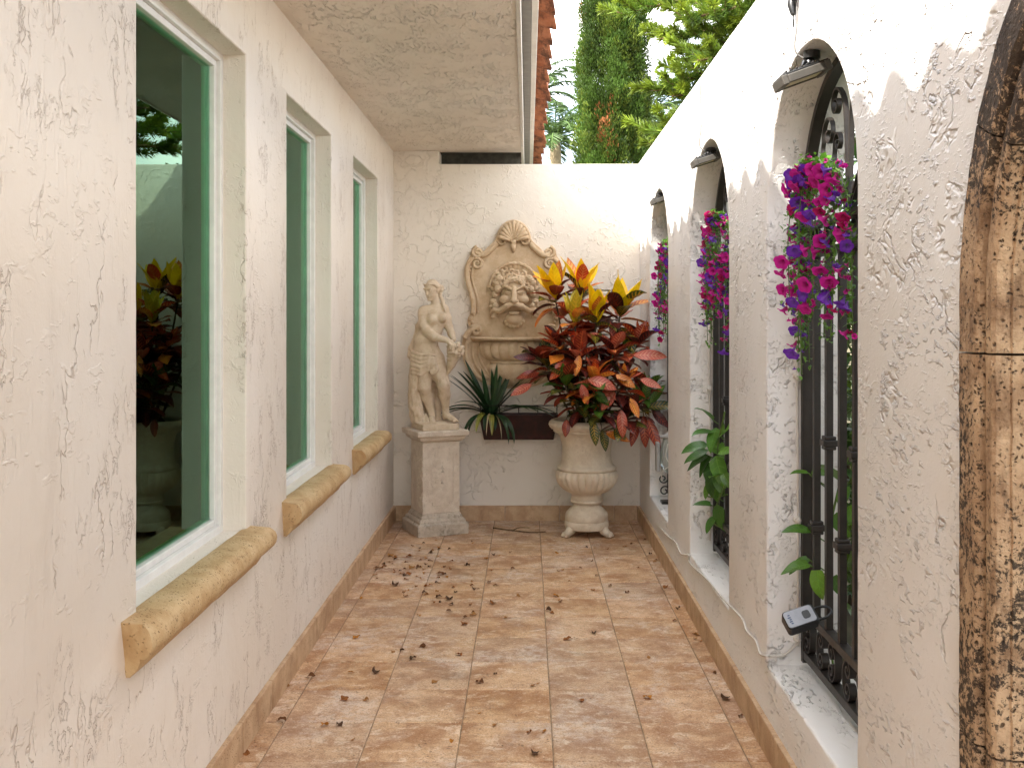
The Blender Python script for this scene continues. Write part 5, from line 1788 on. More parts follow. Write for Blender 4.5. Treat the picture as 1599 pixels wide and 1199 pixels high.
vine("climbing_vine", "few bright green vine leaves poking through the nearest grille", 3.4, sp1,
     [[(GX + 0.12, 3.35, 0.0), (GX + 0.05, 3.4, 0.4), (GX + 0.04, 3.38, 0.75), (GX + 0.06, 3.3, 1.0)]], r5)
# ------------------------------------------------------------------ flood lights, wires, cables
M_lens = plain("frosted_lens", (0.55, 0.48, 0.34), 0.45, 0.4, var=0.08)
FLB = ["black flood lamp under the top of the nearest arch", "black flood lamp under the top of the middle arch", "black flood lamp under the top of the far arch"]
for gi, (px0, py0, px1, py1, tx, ty) in enumerate(((1217, 134, 1289, 108, 1271, 78), (1083, 258, 1121, 246, 1110, 228), (1018, 318, 1041, 310, 1034, 297))):
    yc = ARCH[gi][0] + (0.05, 0.12, 0.10)[gi]
    a = ray(px0, py0, 1, yc)
    b = ray(px1, py1, 1, yc)
    k = thing("flood_lamp", FLB[gi], "lamp", (XR + 0.06, yc, AZT), 0, "flood lamps in the arch tops")
    L = np.linalg.norm(b - a)
    ex = unit(b - a)
    ey = unit(np.cross((0, 0, 1), ex))
    ez = np.cross(ex, ey)
    M = Matrix(((ex[0], ey[0], ez[0], a[0]), (ex[1], ey[1], ez[1], a[1]), (ex[2], ey[2], ez[2], a[2]), (0, 0, 0, 1)))
    m = MB()
    w = 0.055
    m.box(0, L, -w, w, 0.004, 0.022, M)
    for q in range(7):
        x = L * (0.12 + 0.8 * q / 7)
        m.box(x, x + 0.004, -w * 0.9, w * 0.9, 0.0215, 0.030, M)
    hs = m.build("housing", M_black, k, False, bevel=0.004)
    m = MB()                                        # curved end bezels
    for xa, xb in ((-0.004, 0.016), (L - 0.016, L + 0.003)):
        m.box(xa, xb, -w - 0.003, w + 0.003, -0.012, 0.018, M)
    m.box(0.016, L - 0.016, -w - 0.003, -w + 0.008, -0.010, 0.016, M)
    m.box(0.016, L - 0.016, w - 0.008, w + 0.003, -0.010, 0.016, M)
    m.build("bezel", M_bezel, k, False, bevel=0.003)
    m = MB()
    m.box(0.017, L - 0.017, -w + 0.009, w - 0.009, -0.006, 0.003, M)
    m.build("lens", M_lens, k, False, bevel=0.002)
    m = MB()
    c = xf(M, [(L * 0.72, 0, 0.03)])[0]
    zt = AZT - 0.004
    m.tube([c, (c[0] + 0.004, c[1], (c[2] + zt) / 2), (c[0] + 0.008, c[1], zt - 0.02)], [0.017, 0.013, 0.018], 10)
    m.tube([(c[0] + 0.008, c[1], zt - 0.022), (c[0] + 0.008, c[1], zt)], 0.026, 12)
    m.tube([(c[0] - 0.022, c[1] - 0.01, zt - 0.035), (c[0] + 0.03, c[1] + 0.0, zt - 0.05)], 0.008, 8)
    m.build("bracket", M_black, k, True, 40)
    # supply wire up the wall face
    wr = MB()
    e = (c[0], c[1], zt - 0.03)
    P = smooth_path([e, (XR - 0.012, c[1] + 0.01, zt + 0.005), (XR - 0.006, c[1] + 0.012, zt + 0.09), (XR - 0.006, c[1] + 0.02, zt + 0.2), (XR - 0.006, c[1] + 0.015, ZW - 0.03), (XR + 0.01, c[1] + 0.015, ZW + 0.004)], 30)
    wr.tube(P, 0.0028, 6)
    tag(wr.build("wire", M_wire, None, True), ["thin grey wire climbing the white wall above the nearest arch", "thin grey wire climbing the white wall above the middle arch", "thin grey wire climbing the white wall above the far arch"][gi], "wire", "lamp wires on the wall")

# small dark wire connector hanging on the wall above the nearest arch
q = ray(1244, 8, 0, XR)
cn = thing("wire_connector", "small dark wire connector hanging near the top of the wall above the nearest arch", "connector", (XR, q[1], q[2]))
m = MB()
m.tube([(XR - 0.012, q[1] + 0.012, q[2] + 0.035), (XR - 0.014, q[1], q[2]), (XR - 0.012, q[1] - 0.006, q[2] - 0.032)], [0.010, 0.015, 0.008], 10)
m.tube([(XR - 0.012, q[1] - 0.03, q[2] + 0.035), (XR - 0.014, q[1] - 0.026, q[2] + 0.005)], [0.008, 0.010], 8)
m.build("body", M_black, cn, True, 40)
m = MB()
m.tube([(XR - 0.012, q[1] - 0.004, q[2] - 0.03), (XR - 0.010, q[1] - 0.004, q[2] - 0.07)], 0.0025, 6)
m.tube([(XR - 0.012, q[1] + 0.012, q[2] + 0.03), (XR - 0.010, q[1] + 0.02, ZW - 0.02), (XR + 0.01, q[1] + 0.02, ZW + 0.004)], 0.004, 6)
m.build("lead", M_black, cn, True)

# painted cable along the foot of the right wall, into the nearest arch
cb = MB()
xw = XR - 0.005
pp = [ray(px, py, 0, xw) for px, py in ((1030, 822), (1044, 838), (1055, 846), (1062, 862), (1068, 866), (1076, 866))]
cb.tube(smooth_path(pp, 40), 0.0045, 8)
pp = [ray(px, py, 0, xw) for px, py in ((1076, 866), (1078, 880), (1105, 905), (1130, 935), (1158, 965), (1166, 985), (1180, 1000), (1187, 1020), (1198, 1024))]
cb.tube(smooth_path(pp, 70), 0.0045, 8)
yj = ARCH[0][0] + ARCH[0][1]
cb.tube(smooth_path([ray(1198, 1024, 0, xw), (XR + 0.01, yj - 0.006, 0.325), (XR + 0.06, yj - 0.008, 0.33), (XR + 0.108, yj - 0.008, 0.37)], 24), 0.0045, 8)
cable = cb.build("cable", M_cable, None, True)
tag(cable, "painted cable running low along the white wall into the nearest arch", "cable")
for gi in range(2):
    yc, r = ARCH[gi]
    yj = yc + r
    cb = MB()
    zt = (1.78, 1.55)[gi]
    xj = XR + (0.108, 0.104)[gi]
    cb.tube(smooth_path([(xj, yj - 0.008, 0.36), (xj, yj - 0.008, 0.9), (xj - 0.004, yj - 0.009, 1.3), (xj, yj - 0.008, zt - 0.1), (xj + 0.012, yj - 0.03, zt)], 40), 0.0045, 8)
    v = tag(cb.build("cable", M_cable, None, True), ["upright painted cable on the far jamb of the nearest arch", "upright painted cable on the far jamb of the middle arch"][gi], "cable")
    for z in ((0.385, 0.80, 1.30), (0.5, 1.14))[gi]:
        m = MB()
        m.tube([(xj - 0.004, yj - 0.024, z), (xj - 0.004, yj + 0.002, z)], [0.011, 0.013], 12)
        m.tube([(xj - 0.004, yj - 0.030, z), (xj - 0.004, yj - 0.024, z)], [0.005, 0.008], 10)
        m.build("clip", M_cable, v, True, 40)

# ------------------------------------------------------------------ lock box on the nearest grille
A = ray(1284, 952, 0, GX - 0.03)
Bq = ray(1216, 975, 1, A[1] - 0.015)
ax = unit(Bq - A)
nr = unit(np.array((-0.25, -0.75, 0.75)) - ax * (ax @ np.array((-0.25, -0.75, 0.75))))
sd = np.cross(nr, ax)
M = Matrix(((sd[0], ax[0], nr[0], A[0]), (sd[1], ax[1], nr[1], A[1]), (sd[2], ax[2], nr[2], A[2]), (0, 0, 0, 1)))
lk = thing("lock_box", "black and grey key lock box shackled to the nearest iron grille", "lock box", tuple(A))
LB = 0.105
m = MB()
def rbox(mb, x0, x1, y0, y1, z0, z1, c, M):
    pts = []
    for cx, cy, a0 in ((x1 - c, y1 - c, 0), (x0 + c, y1 - c, 90), (x0 + c, y0 + c, 180), (x1 - c, y0 + c, 270)):
        for a in np.linspace(a0, a0 + 90, 6):
            pts.append((cx + c * math.cos(R(a)), cy + c * math.sin(R(a))))
    n = len(pts)
    V = [(x, y, z0) for x, y in pts] + [(x, y, z1) for x, y in pts]
    F = [(i, (i + 1) % n, n + (i + 1) % n, n + i) for i in range(n)] + [tuple(range(n))[::-1], tuple(range(n, 2 * n))]
    mb.add(xf(M, V), F)
M_rub = plain("black_rubber", (0.015, 0.015, 0.016), 0.45, 0.4)
M_plate = plain("grey_metal_plate", (0.24, 0.25, 0.27), 0.40, 0.5, 0.3)
M_ink = plain("dark_blue_ink", (0.03, 0.05, 0.12), 0.5)
rbox(m, -0.033, 0.033, 0.022, 0.022 + LB, -0.036, 0.006, 0.012, M)
bd = m.build("body", M_rub, lk, True, 30, bevel=0.004)
m = MB()
rbox(m, -0.028, 0.028, 0.030, 0.020 + LB, 0.0055, 0.0085, 0.010, M)
m.build("face_plate", M_plate, bd, True, 30)
m = MB()
rbox(m, -0.013, 0.013, 0.044, 0.068, 0.008, 0.0105, 0.007, M)
m.build("dial_window", M_black, bd, True, 30)
m = MB()
for i, x in enumerate((-0.016, -0.008, -0.001, 0.006, 0.013)):
    m.box(x, x + 0.004, 0.106, 0.113 + 0.003 * (i % 2), 0.0084, 0.0089, M)
m.build("printed_mark", M_ink, bd, False)
m = MB()
pts = [(-0.020, 0.024, -0.015), (-0.020, -0.004, -0.015), (-0.012, -0.024, -0.015), (0.0, -0.030, -0.015), (0.012, -0.024, -0.015), (0.020, -0.004, -0.015), (0.020, 0.024, -0.015)]
m.tube(xf(M, smooth_path(pts, 24)), 0.0045, 8)
m.build("shackle", M_black, lk, True)

# ------------------------------------------------------------------ lantern on the sill of the far arch
yl = 6.60
lan = thing("lantern", "old glass lantern with black wire scrolls on the sill of the far arch", "lantern", (XR + 0.09, yl, AZ0))
M_jar = Mat("lantern_glass", 0.08, 0.5)
M_jar.b.inputs['Transmission Weight'].default_value = 0.65
M_jar.b.inputs['Base Color'].default_value = (0.72, 0.76, 0.72, 1)
xc = XR + 0.095
m = MB()
m.lathe([(0.030, 0.20), (0.046, 0.215), (0.060, 0.26), (0.064, 0.31), (0.058, 0.37), (0.044, 0.42), (0.036, 0.435)], 10, (xc, yl, AZ0))
m.build("glass_jar", M_jar.m, lan, True, 30)
m = MB()
m.lathe([(0.0, 0.425), (0.062, 0.43), (0.064, 0.438), (0.030, 0.452), (0.010, 0.475), (0.0, 0.478)], 16, (xc, yl, AZ0))
m.build("cap", M_grey, lan, True, 40)
m = MB()
m.box(XR + 0.006, XR + 0.030, yl - 0.03, yl + 0.05, AZ0 + 0.21, AZ0 + 0.40)
m.build("back_box", M_grey, lan, False, bevel=0.006)
m = MB()
m.tube([(xc, yl, AZ0 + 0.20), (xc + 0.01, yl, AZ0 + 0.12), (xc + 0.005, yl, AZ0 + 0.02)], 0.012, 8)
m.box(xc - 0.055, xc + 0.05, yl - 0.045, yl + 0.045, AZ0 + 0.003, AZ0 + 0.018)
m.build("stand", M_black, lan, True, 40)
for (cx, cz, r0, a0, sg) in ((-0.035, 0.085, 0.036, R(0), 1), (-0.045, 0.165, 0.030, R(-20), -1), (0.02, 0.06, 0.03, R(180), -1)):
    m = MB()
    s = spiral((xc + cx, AZ0 + cz), r0, 1.2, a0, sg, 0.25, 24)
    s[:, 1] = yl - 0.02
    m.tube(s, 0.005, 6)
    m.tube([s[0], (xc, yl - 0.005, AZ0 + cz)], 0.005, 6)
    m.build("scroll", M_black, lan, True)
m = MB()
m.tube(smooth_path([(xc - 0.075, yl - 0.03, AZ0 + 0.455), (xc - 0.02, yl - 0.05, AZ0 + 0.447), (xc + 0.05, yl - 0.03, AZ0 + 0.455)], 14), 0.003, 5)
m.tube(smooth_path([(xc - 0.02, yl - 0.068, AZ0 + 0.40), (xc - 0.035, yl - 0.072, AZ0 + 0.32), (xc - 0.01, yl - 0.07, AZ0 + 0.26), (xc - 0.05, yl - 0.05, AZ0 + 0.22), (xc - 0.06, yl - 0.03, AZ0 + 0.16)], 24), 0.003, 5)
m.build("loose_wire", M_cable, lan, True)

# ------------------------------------------------------------------ twig by the back wall
tw = MB()
tp = [ray(px, py, 2, 0.005) for px, py in ((770, 824), (800, 828), (830, 831), (852, 830))]
tw.tube(smooth_path(tp, 20), np.linspace(0.006, 0.003, 20), 6)
tw.tube(smooth_path([tp[1], tp[1] + np.array((0.05, 0.05, 0.01)), tp[1] + np.array((0.12, 0.07, 0.004))], 8), np.linspace(0.004, 0.002, 8), 5)
tag(tw.build("twig", M_bark, None, True), "thin brown twig lying on the floor between the pedestal and the urn", "twig")

# ------------------------------------------------------------------ fallen leaves on the floor
def dry_mesh(seed):
    r = np.random.default_rng(seed)
    mb = MB()
    c = [(0.30, 0.11, 0.03), (0.40, 0.19, 0.06), (0.18, 0.075, 0.03), (0.50, 0.21, 0.035), (0.10, 0.05, 0.026)][seed % 5]
    leaf(mb, (-0.012, 0, 0.002), (1, 0, 0.25), (0, 0, 1), 0.028, 0.024 * r.uniform(0.8, 1.2), 'ovate', r.uniform(0.3, 1.2), r.uniform(0.1, 0.5), 0.16, 6, 4, c, tuple(x * 0.6 for x in c), r, r.uniform(-0.8, 0.8))
    mb.tube([(-0.012, 0, 0.002), (-0.020, 0.002, 0.001)], 0.0008, 4)
    k = mb.n
    mb.at['col'].append((k - 8, np.tile(c, (8, 1))))
    mb.at['vein'].append((k - 8, np.tile(c, (8, 1))))
    V = np.concatenate(mb.v)
    V[:, 2] -= V[:, 2].min()
    mb.v = [V]
    o = mb.build("dry", M_dry, None, True)
    me = o.data
    bpy.data.objects.remove(o)
    return me
DM = [dry_mesh(i) for i in range(10)]
r6 = np.random.default_rng(77)
spots = []
# measured spots in the close-up of the floor (zoomed by 1.738, origin 340, 780)
for zx, zy in ((78, 690), (190, 506), (252, 481), (361, 468), (426, 468), (344, 541), (403, 543), (174, 600), (292, 612), (531, 432), (655, 421), (590, 496), (711, 496), (376, 375), (500, 410), (669, 338), (694, 312), (672, 320), (545, 315),
               (628, 271), (745, 281), (816, 262), (930, 277), (918, 262), (897, 301), (950, 379), (782, 320), (737, 225), (1165, 538), (1376, 541), (1240, 328), (1310, 384), (1112, 252), (935, 192), (1250, 296), (1215, 238),
               (1105, 128), (1125, 120), (598, 131), (578, 145), (517, 205), (527, 186), (545, 184), (427, 205), (480, 232), (510, 262), (565, 258), (604, 203), (620, 210), (860, 690), (845, 632), (475, 414), (560, 398), (730, 160), (748, 150), (520, 155),
               (470, 152), (432, 188), (390, 268), (600, 265), (640, 238), (690, 222), (800, 187), (920, 145), (1000, 130), (988, 545), (752, 612)):
    px, py = 340 + zx / 1.738, 780 + zy / 1.738
    q = ray(px, py, 2, 0.002)
    spots.append((q[0], q[1]))
while len(spots) < 185:
    if r6.random() < 0.62:
        px, py = r6.normal(660, 62), r6.normal(885, 34)
    elif r6.random() < 0.5:
        px, py = r6.uniform(560, 1010), r6.uniform(845, 960)
    elif r6.random() < 0.5:
        y = r6.uniform(2.8, 7.2)
        px, py = 823.5 + (XR - 0.028 - abs(r6.normal(0, 0.02))) * 1576 / y, 497 + 1.5 * 1576 / y
    else:
        px, py = r6.uniform(450, 1080), r6.uniform(900, 1190)
    if py < 842 or py > 1300:
        continue
    q = ray(px, py, 2, 0.002)
    if XL + 0.03 < q[0] < XR - 0.03 and q[1] < 7.3 and not (abs(q[0] - PC[0]) < 0.28 and abs(q[1] - PC[1]) < 0.3) and math.hypot(q[0] - UX, q[1] - UY) > 0.25:
        spots.append((q[0], q[1]))
for i, (x, y) in enumerate(spots):
    o = bpy.data.objects.new("fallen_leaf", DM[i % 10])
    COL.objects.link(o)
    o.location = (x, y, 0.001)
    o.rotation_euler = (r6.normal(0, 0.15), r6.normal(0, 0.15), r6.uniform(0, 6.28))
    s = r6.uniform(0.65, 1.35) * (1.15 if i < 60 else 0.75)
    o.scale = (s, s, s)
    tag(o, "small curled brown fallen leaf lying on the travertine floor tiles", "leaf", "fallen leaves scattered over the floor")
# ------------------------------------------------------------------ trees and hedge beyond the walls
def fol_mat(name, rough, trans):
    m = Mat(name, rough, 0.3)
    P = m.co()
    c = m.hsv(m.attr("col"), 0.5, 1.0, m.step(m.noise(P, 2.2, 3), 0.3, 0.7, 0.75, 1.2))
    m.fin(c)
    tr = m.nd("BsdfTranslucent")
    m.put(tr.inputs[0], c)
    mx = m.nd("MixShader")
    mx.inputs[0].default_value = trans
    m.t.links.new(m.b.outputs[0], mx.inputs[1])
    m.t.links.new(tr.outputs[0], mx.inputs[2])
    m.t.links.new(mx.outputs[0], m.out.inputs['Surface'])
    return m.m
M_fol = fol_mat("tree_foliage", 0.5, 0.3)

def blades(mb, P, D, W, L, col, S=None, taper=0.15):
    """many narrow blades at once: base P, direction D (unit), half-width W, length L"""
    P, D = np.asarray(P, float), np.asarray(D, float)
    n = len(P)
    W = np.broadcast_to(np.asarray(W, float), n)[:, None]
    L = np.broadcast_to(np.asarray(L, float), n)[:, None]
    if S is None:
        S = np.cross(D, rng.normal(size=(n, 3)))
    S = S / (np.linalg.norm(S, axis=1)[:, None] + 1e-9)
    N = np.cross(D, S)
    m = P + D * L * 0.5 + N * L * 0.06
    e = P + D * L
    V = np.stack([P - S * W * 0.5, P + S * W * 0.5, m + S * W, m - S * W, e + S * W * taper, e - S * W * taper], 1).reshape(-1, 3)
    i = np.arange(n)[:, None] * 6
    F = np.concatenate([i + np.array([[0, 1, 2, 3]]), i + np.array([[3, 2, 4, 5]])])
    C = np.repeat(np.asarray(col, float), 6, axis=0)
    mb.add(V, F, col=C)

# columnar cypress
def cypress(label, x, y, rad, h, z0=0.0, npl=330, nbl=60, seed=1):
    r = np.random.default_rng(seed)
    t = thing("cypress_tree", label, "tree", (x, y, 0))
    tr = MB()
    tr.tube([(x, y, -0.1), (x, y, h * 0.5), (x, y, h * 0.9)], [0.13, 0.08, 0.02], 10)
    for q in range(14):
        a, z = r.uniform(0, 6.28), r.uniform(0.8, h * 0.8)
        tr.tube([(x, y, z), (x + rad * 0.5 * math.cos(a), y + rad * 0.5 * math.sin(a), z + 0.6)], [0.03, 0.012], 6)
    tr.build("trunk", M_bark, t, True)
    Pn, Dn, Cn, Ln, Wn = [], [], [], [], []
    for q in range(npl):
        a = r.uniform(0, 2 * math.pi) if r.random() < 0.35 else r.uniform(math.pi * 0.95, math.pi * 2.05)
        z = z0 + (h - z0) * r.uniform(0, 1) ** 0.9
        env = rad * (1 - 0.35 * (z / h) ** 3) * (0.84 + 0.22 * r.uniform() ** 2 + 0.09 * math.cos(8 * a + 0.8 * math.sin(1.7 * z)))
        ri_ = 0.84 if q % 3 else r.uniform(0.25, 0.7)
        c = np.array((x + env * ri_ * math.cos(a), y + env * ri_ * math.sin(a), z))
        out = np.array((math.cos(a), math.sin(a), 0))
        pl_len = r.uniform(0.22, 0.48)
        pr_ = r.uniform(0.06, 0.11)
        tone = r.uniform(0.7, 1.25) * (1 + 0.25 * math.sin(3.1 * a + 2.3 * z))
        base = np.array((0.058, 0.108, 0.016)) * tone if r.random() < 0.75 else np.array((0.100, 0.140, 0.018)) * tone
        if r.random() < (0.25 if 3.6 < z < 4.3 and abs(a - 4.45) < 0.22 else 0.002):
            base = np.array((0.28, 0.11, 0.04))
        n = nbl
        s = r.uniform(0, 1, n)
        wv = pr_ * (np.sin(np.pi * (0.12 + 0.86 * s)) ** 0.7)
        v = r.normal(size=(n, 3))
        v /= np.linalg.norm(v, axis=1)[:, None]
        P = c + np.array((0, 0, 1.0)) * (s[:, None] - 0.3) * pl_len + out * (0.10 * s[:, None]) + v * wv[:, None]
        D = v * 0.55 + out * 0.25 + np.array((0, 0, 1.05))
        D /= np.linalg.norm(D, axis=1)[:, None]
        Pn.append(P); Dn.append(D)
        Cn.append(base * (0.55 + 0.45 * r.uniform(0, 1, (n, 1)) + 0.55 * s[:, None]) * np.array((1.0, 1.0, 1.0)))  # plume tips coloured lighter as if lit, their bases darker
        Ln.append(r.uniform(0.025, 0.045, n)); Wn.append(r.uniform(0.005, 0.009, n))
    mb = MB()
    blades(mb, np.concatenate(Pn), np.concatenate(Dn), np.concatenate(Wn), np.concatenate(Ln), np.concatenate(Cn))
    mb.build("crown", M_fol, t, False)
yc_ = 14.0
cypress("tall columnar cypress rising behind the end wall", (958 - 823.5) * yc_ / 1576, yc_, 0.54, 6.6, 1.9, 1500, 130, 1)

# pine with brush-like drooping branches behind the right wall
r7 = np.random.default_rng(31)
pine = thing("pine_tree", "bright green pine with brush like needled branches leaning over the right wall", "tree", (4.6, 10.6, 0))
tr, nd = MB(), MB()
tr.tube([(4.6, 10.6, -0.1), (4.55, 10.6, 3.0), (4.6, 10.6, 8.5)], [0.20, 0.15, 0.05], 12)
Pn, Dn, Cn, Ln, Wn = [], [], [], [], []
def brush(P, r0, dens, tone, ln=0.10):
    P = np.asarray(P)
    seg = np.linalg.norm(np.diff(P, axis=0), axis=1)
    n = int(seg.sum() * dens)
    q = r7.uniform(0, len(P) - 1.001, n)
    i = q.astype(int)
    f = (q - i)[:, None]
    C = P[i] * (1 - f) + P[i + 1] * f
    T = P[i + 1] - P[i]
    T /= np.linalg.norm(T, axis=1)[:, None]
    v = r7.normal(size=(n, 3))
    v -= T * (v * T).sum(1)[:, None]
    v /= np.linalg.norm(v, axis=1)[:, None]
    D = v * 0.75 + T * 0.75 + np.array((0, 0, 0.15))
    D /= np.linalg.norm(D, axis=1)[:, None]
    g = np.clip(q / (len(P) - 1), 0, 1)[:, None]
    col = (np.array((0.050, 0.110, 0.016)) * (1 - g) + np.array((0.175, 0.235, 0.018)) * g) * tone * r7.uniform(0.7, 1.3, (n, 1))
    Pn.append(C); Dn.append(D); Cn.append(col)
    Ln.append(r7.uniform(0.6, 1.1, n) * ln); Wn.append(r7.uniform(0.0035, 0.006, n))
def limb(a, b, droop, nb, tone):
    """a limb from the trunk whose tip sits at b; branchlets sweep forward and curl up"""
    a, b = np.array(a, float), np.array(b, float)
    P = smooth_path([a, a * 0.6 + b * 0.4 + (0, 0, droop), a * 0.25 + b * 0.75 + (0, 0, droop * 0.5), b], 24)
    tr.tube(P, np.linspace(0.045, 0.010, 24), 7)
    dirv = unit(b - a)
    sd_ = unit(np.cross(dirv, (0, 0, 1)))
    for q in range(nb):
        f = 0.25 + 0.75 * (q + r7.uniform(0, 0.8)) / nb
        i = min(22, int(f * 23))
        o = P[i]
        for s in (-1, 1):
            Lb = r7.uniform(0.32, 0.60) * (1.15 - 0.45 * f)
            d = unit(dirv * r7.uniform(0.6, 1.0) + sd_ * s * r7.uniform(0.35, 0.9) + np.array((0, 0, r7.uniform(-0.25, 0.3))))
            e = o + d * Lb
            Q = smooth_path([o, o + d * Lb * 0.5 - (0, 0, 0.03), e + (0, 0, 0.05), e + unit(d + np.array((0, 0, 0.9))) * 0.09], 10)
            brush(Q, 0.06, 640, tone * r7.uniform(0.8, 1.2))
            tr.tube(Q[:8], np.linspace(0.006, 0.003, 8), 4, cap=False)
    brush(P[14:], 0.06, 480, tone)
def pt(px, py, y):
    return ray(px, py, 1, y)
T0 = (4.55, 10.6)
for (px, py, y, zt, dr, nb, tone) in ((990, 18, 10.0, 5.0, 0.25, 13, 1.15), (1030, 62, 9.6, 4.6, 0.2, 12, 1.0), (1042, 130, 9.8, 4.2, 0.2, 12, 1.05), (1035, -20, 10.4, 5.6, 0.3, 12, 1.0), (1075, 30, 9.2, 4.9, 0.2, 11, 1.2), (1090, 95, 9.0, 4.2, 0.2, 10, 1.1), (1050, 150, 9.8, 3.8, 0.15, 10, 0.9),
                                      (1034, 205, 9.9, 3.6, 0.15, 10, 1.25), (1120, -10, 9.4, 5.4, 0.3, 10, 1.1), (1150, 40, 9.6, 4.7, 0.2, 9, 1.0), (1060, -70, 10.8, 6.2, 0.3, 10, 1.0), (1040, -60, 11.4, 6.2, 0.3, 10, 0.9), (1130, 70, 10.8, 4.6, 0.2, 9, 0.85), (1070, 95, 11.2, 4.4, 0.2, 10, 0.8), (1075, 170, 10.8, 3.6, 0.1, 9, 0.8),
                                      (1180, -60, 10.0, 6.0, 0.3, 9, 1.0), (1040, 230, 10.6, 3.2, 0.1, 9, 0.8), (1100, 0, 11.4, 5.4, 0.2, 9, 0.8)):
    limb((4.55, 10.6, zt), pt(px, py, y), dr, nb, tone)
blades(nd, np.concatenate(Pn), np.concatenate(Dn), np.concatenate(Wn), np.concatenate(Ln), np.concatenate(Cn), taper=0.3)
tr.build("trunk", M_bark, pine, True)
nd.build("crown", M_fol, pine, False)

# feathery palms far behind the end wall
def palm(label, x, y, hgt, nf, fl, seed, tone=1.0):
    r = np.random.default_rng(seed)
    t = thing("palm_tree", label, "tree", (x, y, 0), 0)
    m = MB()
    zz = np.linspace(-0.1, hgt, 20)
    m.tube(np.stack([x + 0.06 * np.sin(zz), np.full(20, y), zz], 1), 0.085 + 0.008 * np.cos(np.arange(20) * np.pi), 10)
    m.build("trunk", M_palm, t, True)
    f = MB()
    rc = MB()
    top = np.array((x + 0.06 * math.sin(hgt), y, hgt))
    for q in range(nf):
        a = q * 2.4 + r.uniform(-0.2, 0.2)
        el = R(80 - 95 * q / nf + r.uniform(-6, 6))
        side = np.array((math.cos(a), math.sin(a), 0))
        n = 34
        tt = np.linspace(0, 1, n)
        ang = el - (1.5 * tt ** 1.5)
        dl = fl / n
        P = top + np.cumsum(np.cos(ang) * dl)[:, None] * side + np.cumsum(np.sin(ang) * dl)[:, None] * np.array((0, 0, 1.0))
        rc.tube(P, np.linspace(0.014, 0.004, n), 5, cap=False)
        T = np.gradient(P, axis=0)
        T /= np.linalg.norm(T, axis=1)[:, None]
        S = np.cross(T, (0, 0, 1))
        S /= np.linalg.norm(S, axis=1)[:, None] + 1e-9
        for s in (-1, 1):
            i = np.repeat(np.arange(4, n), 2)
            D = S[i] * s * 0.85 + T[i] * 0.7 + np.array((0, 0, -0.35)) + r.normal(0, 0.10, (len(i), 3))
            D /= np.linalg.norm(D, axis=1)[:, None]
            Ll = 0.30 * np.sin(np.pi * np.clip(0.12 + 0.85 * i / n, 0, 1)) * fl / 1.3
            c = np.array((0.060, 0.105, 0.030)) * tone * r.uniform(0.7, 1.3, (len(i), 1))
            blades(f, P[i] + T[i] * r.uniform(0, dl, (len(i), 1)), D, 0.011 * fl / 1.3, Ll, c)
    rc.build("frond_ribs", M_gstem, t, True)
    f.build("fronds", M_fol, t, False)
M_palm = plain("palm_trunk", (0.42, 0.34, 0.22), 0.85, 0.2, var=0.25, sc=18, bump=0.006)
def pal(label, px, py, y, nf, fl, seed, tone=1.0):
    q = ray(px, py, 1, y)
    palm(label, q[0], y, q[2], nf, fl, seed, tone)
pal("pale trunked palm with feathery fronds between the red eave and the cypress", 872, 222, 15.5, 22, 0.95, 3, 1.2)
pal("grey green palm half hidden behind the red tiled eave", 842, 150, 17.0, 20, 1.0, 4, 0.9)
pal("dark palm frond crown between the cypress and the right wall", 1018, 190, 17.0, 22, 1.1, 6, 0.8)

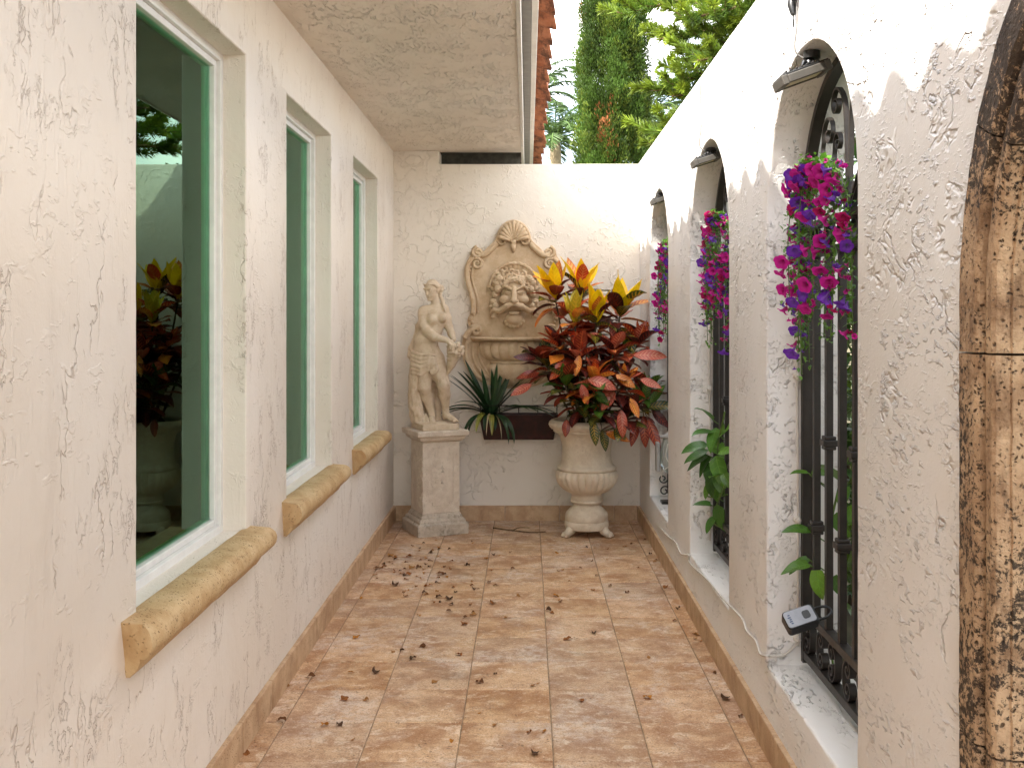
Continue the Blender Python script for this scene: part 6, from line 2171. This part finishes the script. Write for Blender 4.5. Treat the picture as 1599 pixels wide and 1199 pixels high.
# leafy shrubs that close the view low behind the end wall and the arches
def bush(name, label, cx, cy, z0, z1, rx, ry, n, ln, seed, base=(0.045, 0.11, 0.014), cat="shrub", group=None, kind=None):
    r = np.random.default_rng(seed)
    t = thing(name, label, cat, (cx, cy, 0), 0, group)
    sm = MB()
    for q in range(9):
        a = r.uniform(0, 6.28)
        sm.tube(smooth_path([(cx + r.uniform(-.05, .05), cy + r.uniform(-.1, .1), -0.1), (cx + rx * 0.4 * math.cos(a), cy + ry * 0.4 * math.sin(a), z1 * 0.5), (cx + rx * 0.7 * math.cos(a), cy + ry * 0.7 * math.sin(a), z1 * 0.85)], 10), np.linspace(0.016, 0.005, 10), 5)
    sm.build("stems", M_stem, t, True)
    mb = MB()
    ncl = n // 14
    for q in range(ncl):
        v = r.normal(size=3)
        v /= np.linalg.norm(v)
        v *= r.uniform(0.45, 1.0) ** 0.5
        c = np.array((cx + v[0] * rx, cy + v[1] * ry, (z0 + z1) / 2 + v[2] * (z1 - z0) / 2))
        tone = r.uniform(0.55, 1.5)
        for w in range(14):
            g = r.uniform(0.8, 1.2) * tone
            col = (base[0] * g * (1.5 if tone > 1.1 else 1), base[1] * g, base[2] * g)
            d = unit(r.normal(size=3) + v * 0.5)
            L_ = ln * r.uniform(0.7, 1.2)
            leaf(mb, c + r.normal(0, ln * 0.9, 3), d, (0, 0, 1) if abs(d[2]) < 0.9 else (1, 0, 0), L_, L_ * 0.42, 'ovate', r.uniform(0.2, 0.9), 0.2, 0, 3, 2, col, tuple(x * 1.2 for x in col), r)
    mb.build("foliage", M_hedge, t, True)
for i, (cy, cx, z1, sd, lb) in enumerate(((1.6, 1.95, 2.35, 1, "broad leaved green shrub outside the coral stone archway"), (3.0, 1.80, 2.30, 2, "dense bright green shrub filling the view through the nearest grille"), (4.3, 1.9, 2.45, 3, "green shrub outside the wall between the nearest and middle arches"),
                                         (5.6, 1.85, 2.3, 4, "green shrub outside the wall beyond the middle arch"), (7.0, 1.9, 2.4, 5, "green shrub outside the wall beside the far arch"), (8.6, 2.0, 2.5, 6, "green shrub outside the garden corner past the far arch"))):
    bush("shrub", lb, cx, cy, 0.0, z1, 0.62, 0.95, 3400 if i < 3 else 2200, 0.115, 50 + i, group="shrubs outside the side wall")
bush("shrub", "olive green bushy tree tops low behind the end wall left of the cypress", 0.35, 17.5, 0.0, 4.3, 0.8, 0.8, 2400, 0.14, 70, (0.05, 0.10, 0.018))
bush("shrub", "shaded leafy tree behind the pine and the right wall corner", 2.6, 16.0, 1.0, 4.6, 0.9, 0.9, 2600, 0.14, 71, (0.045, 0.10, 0.018))
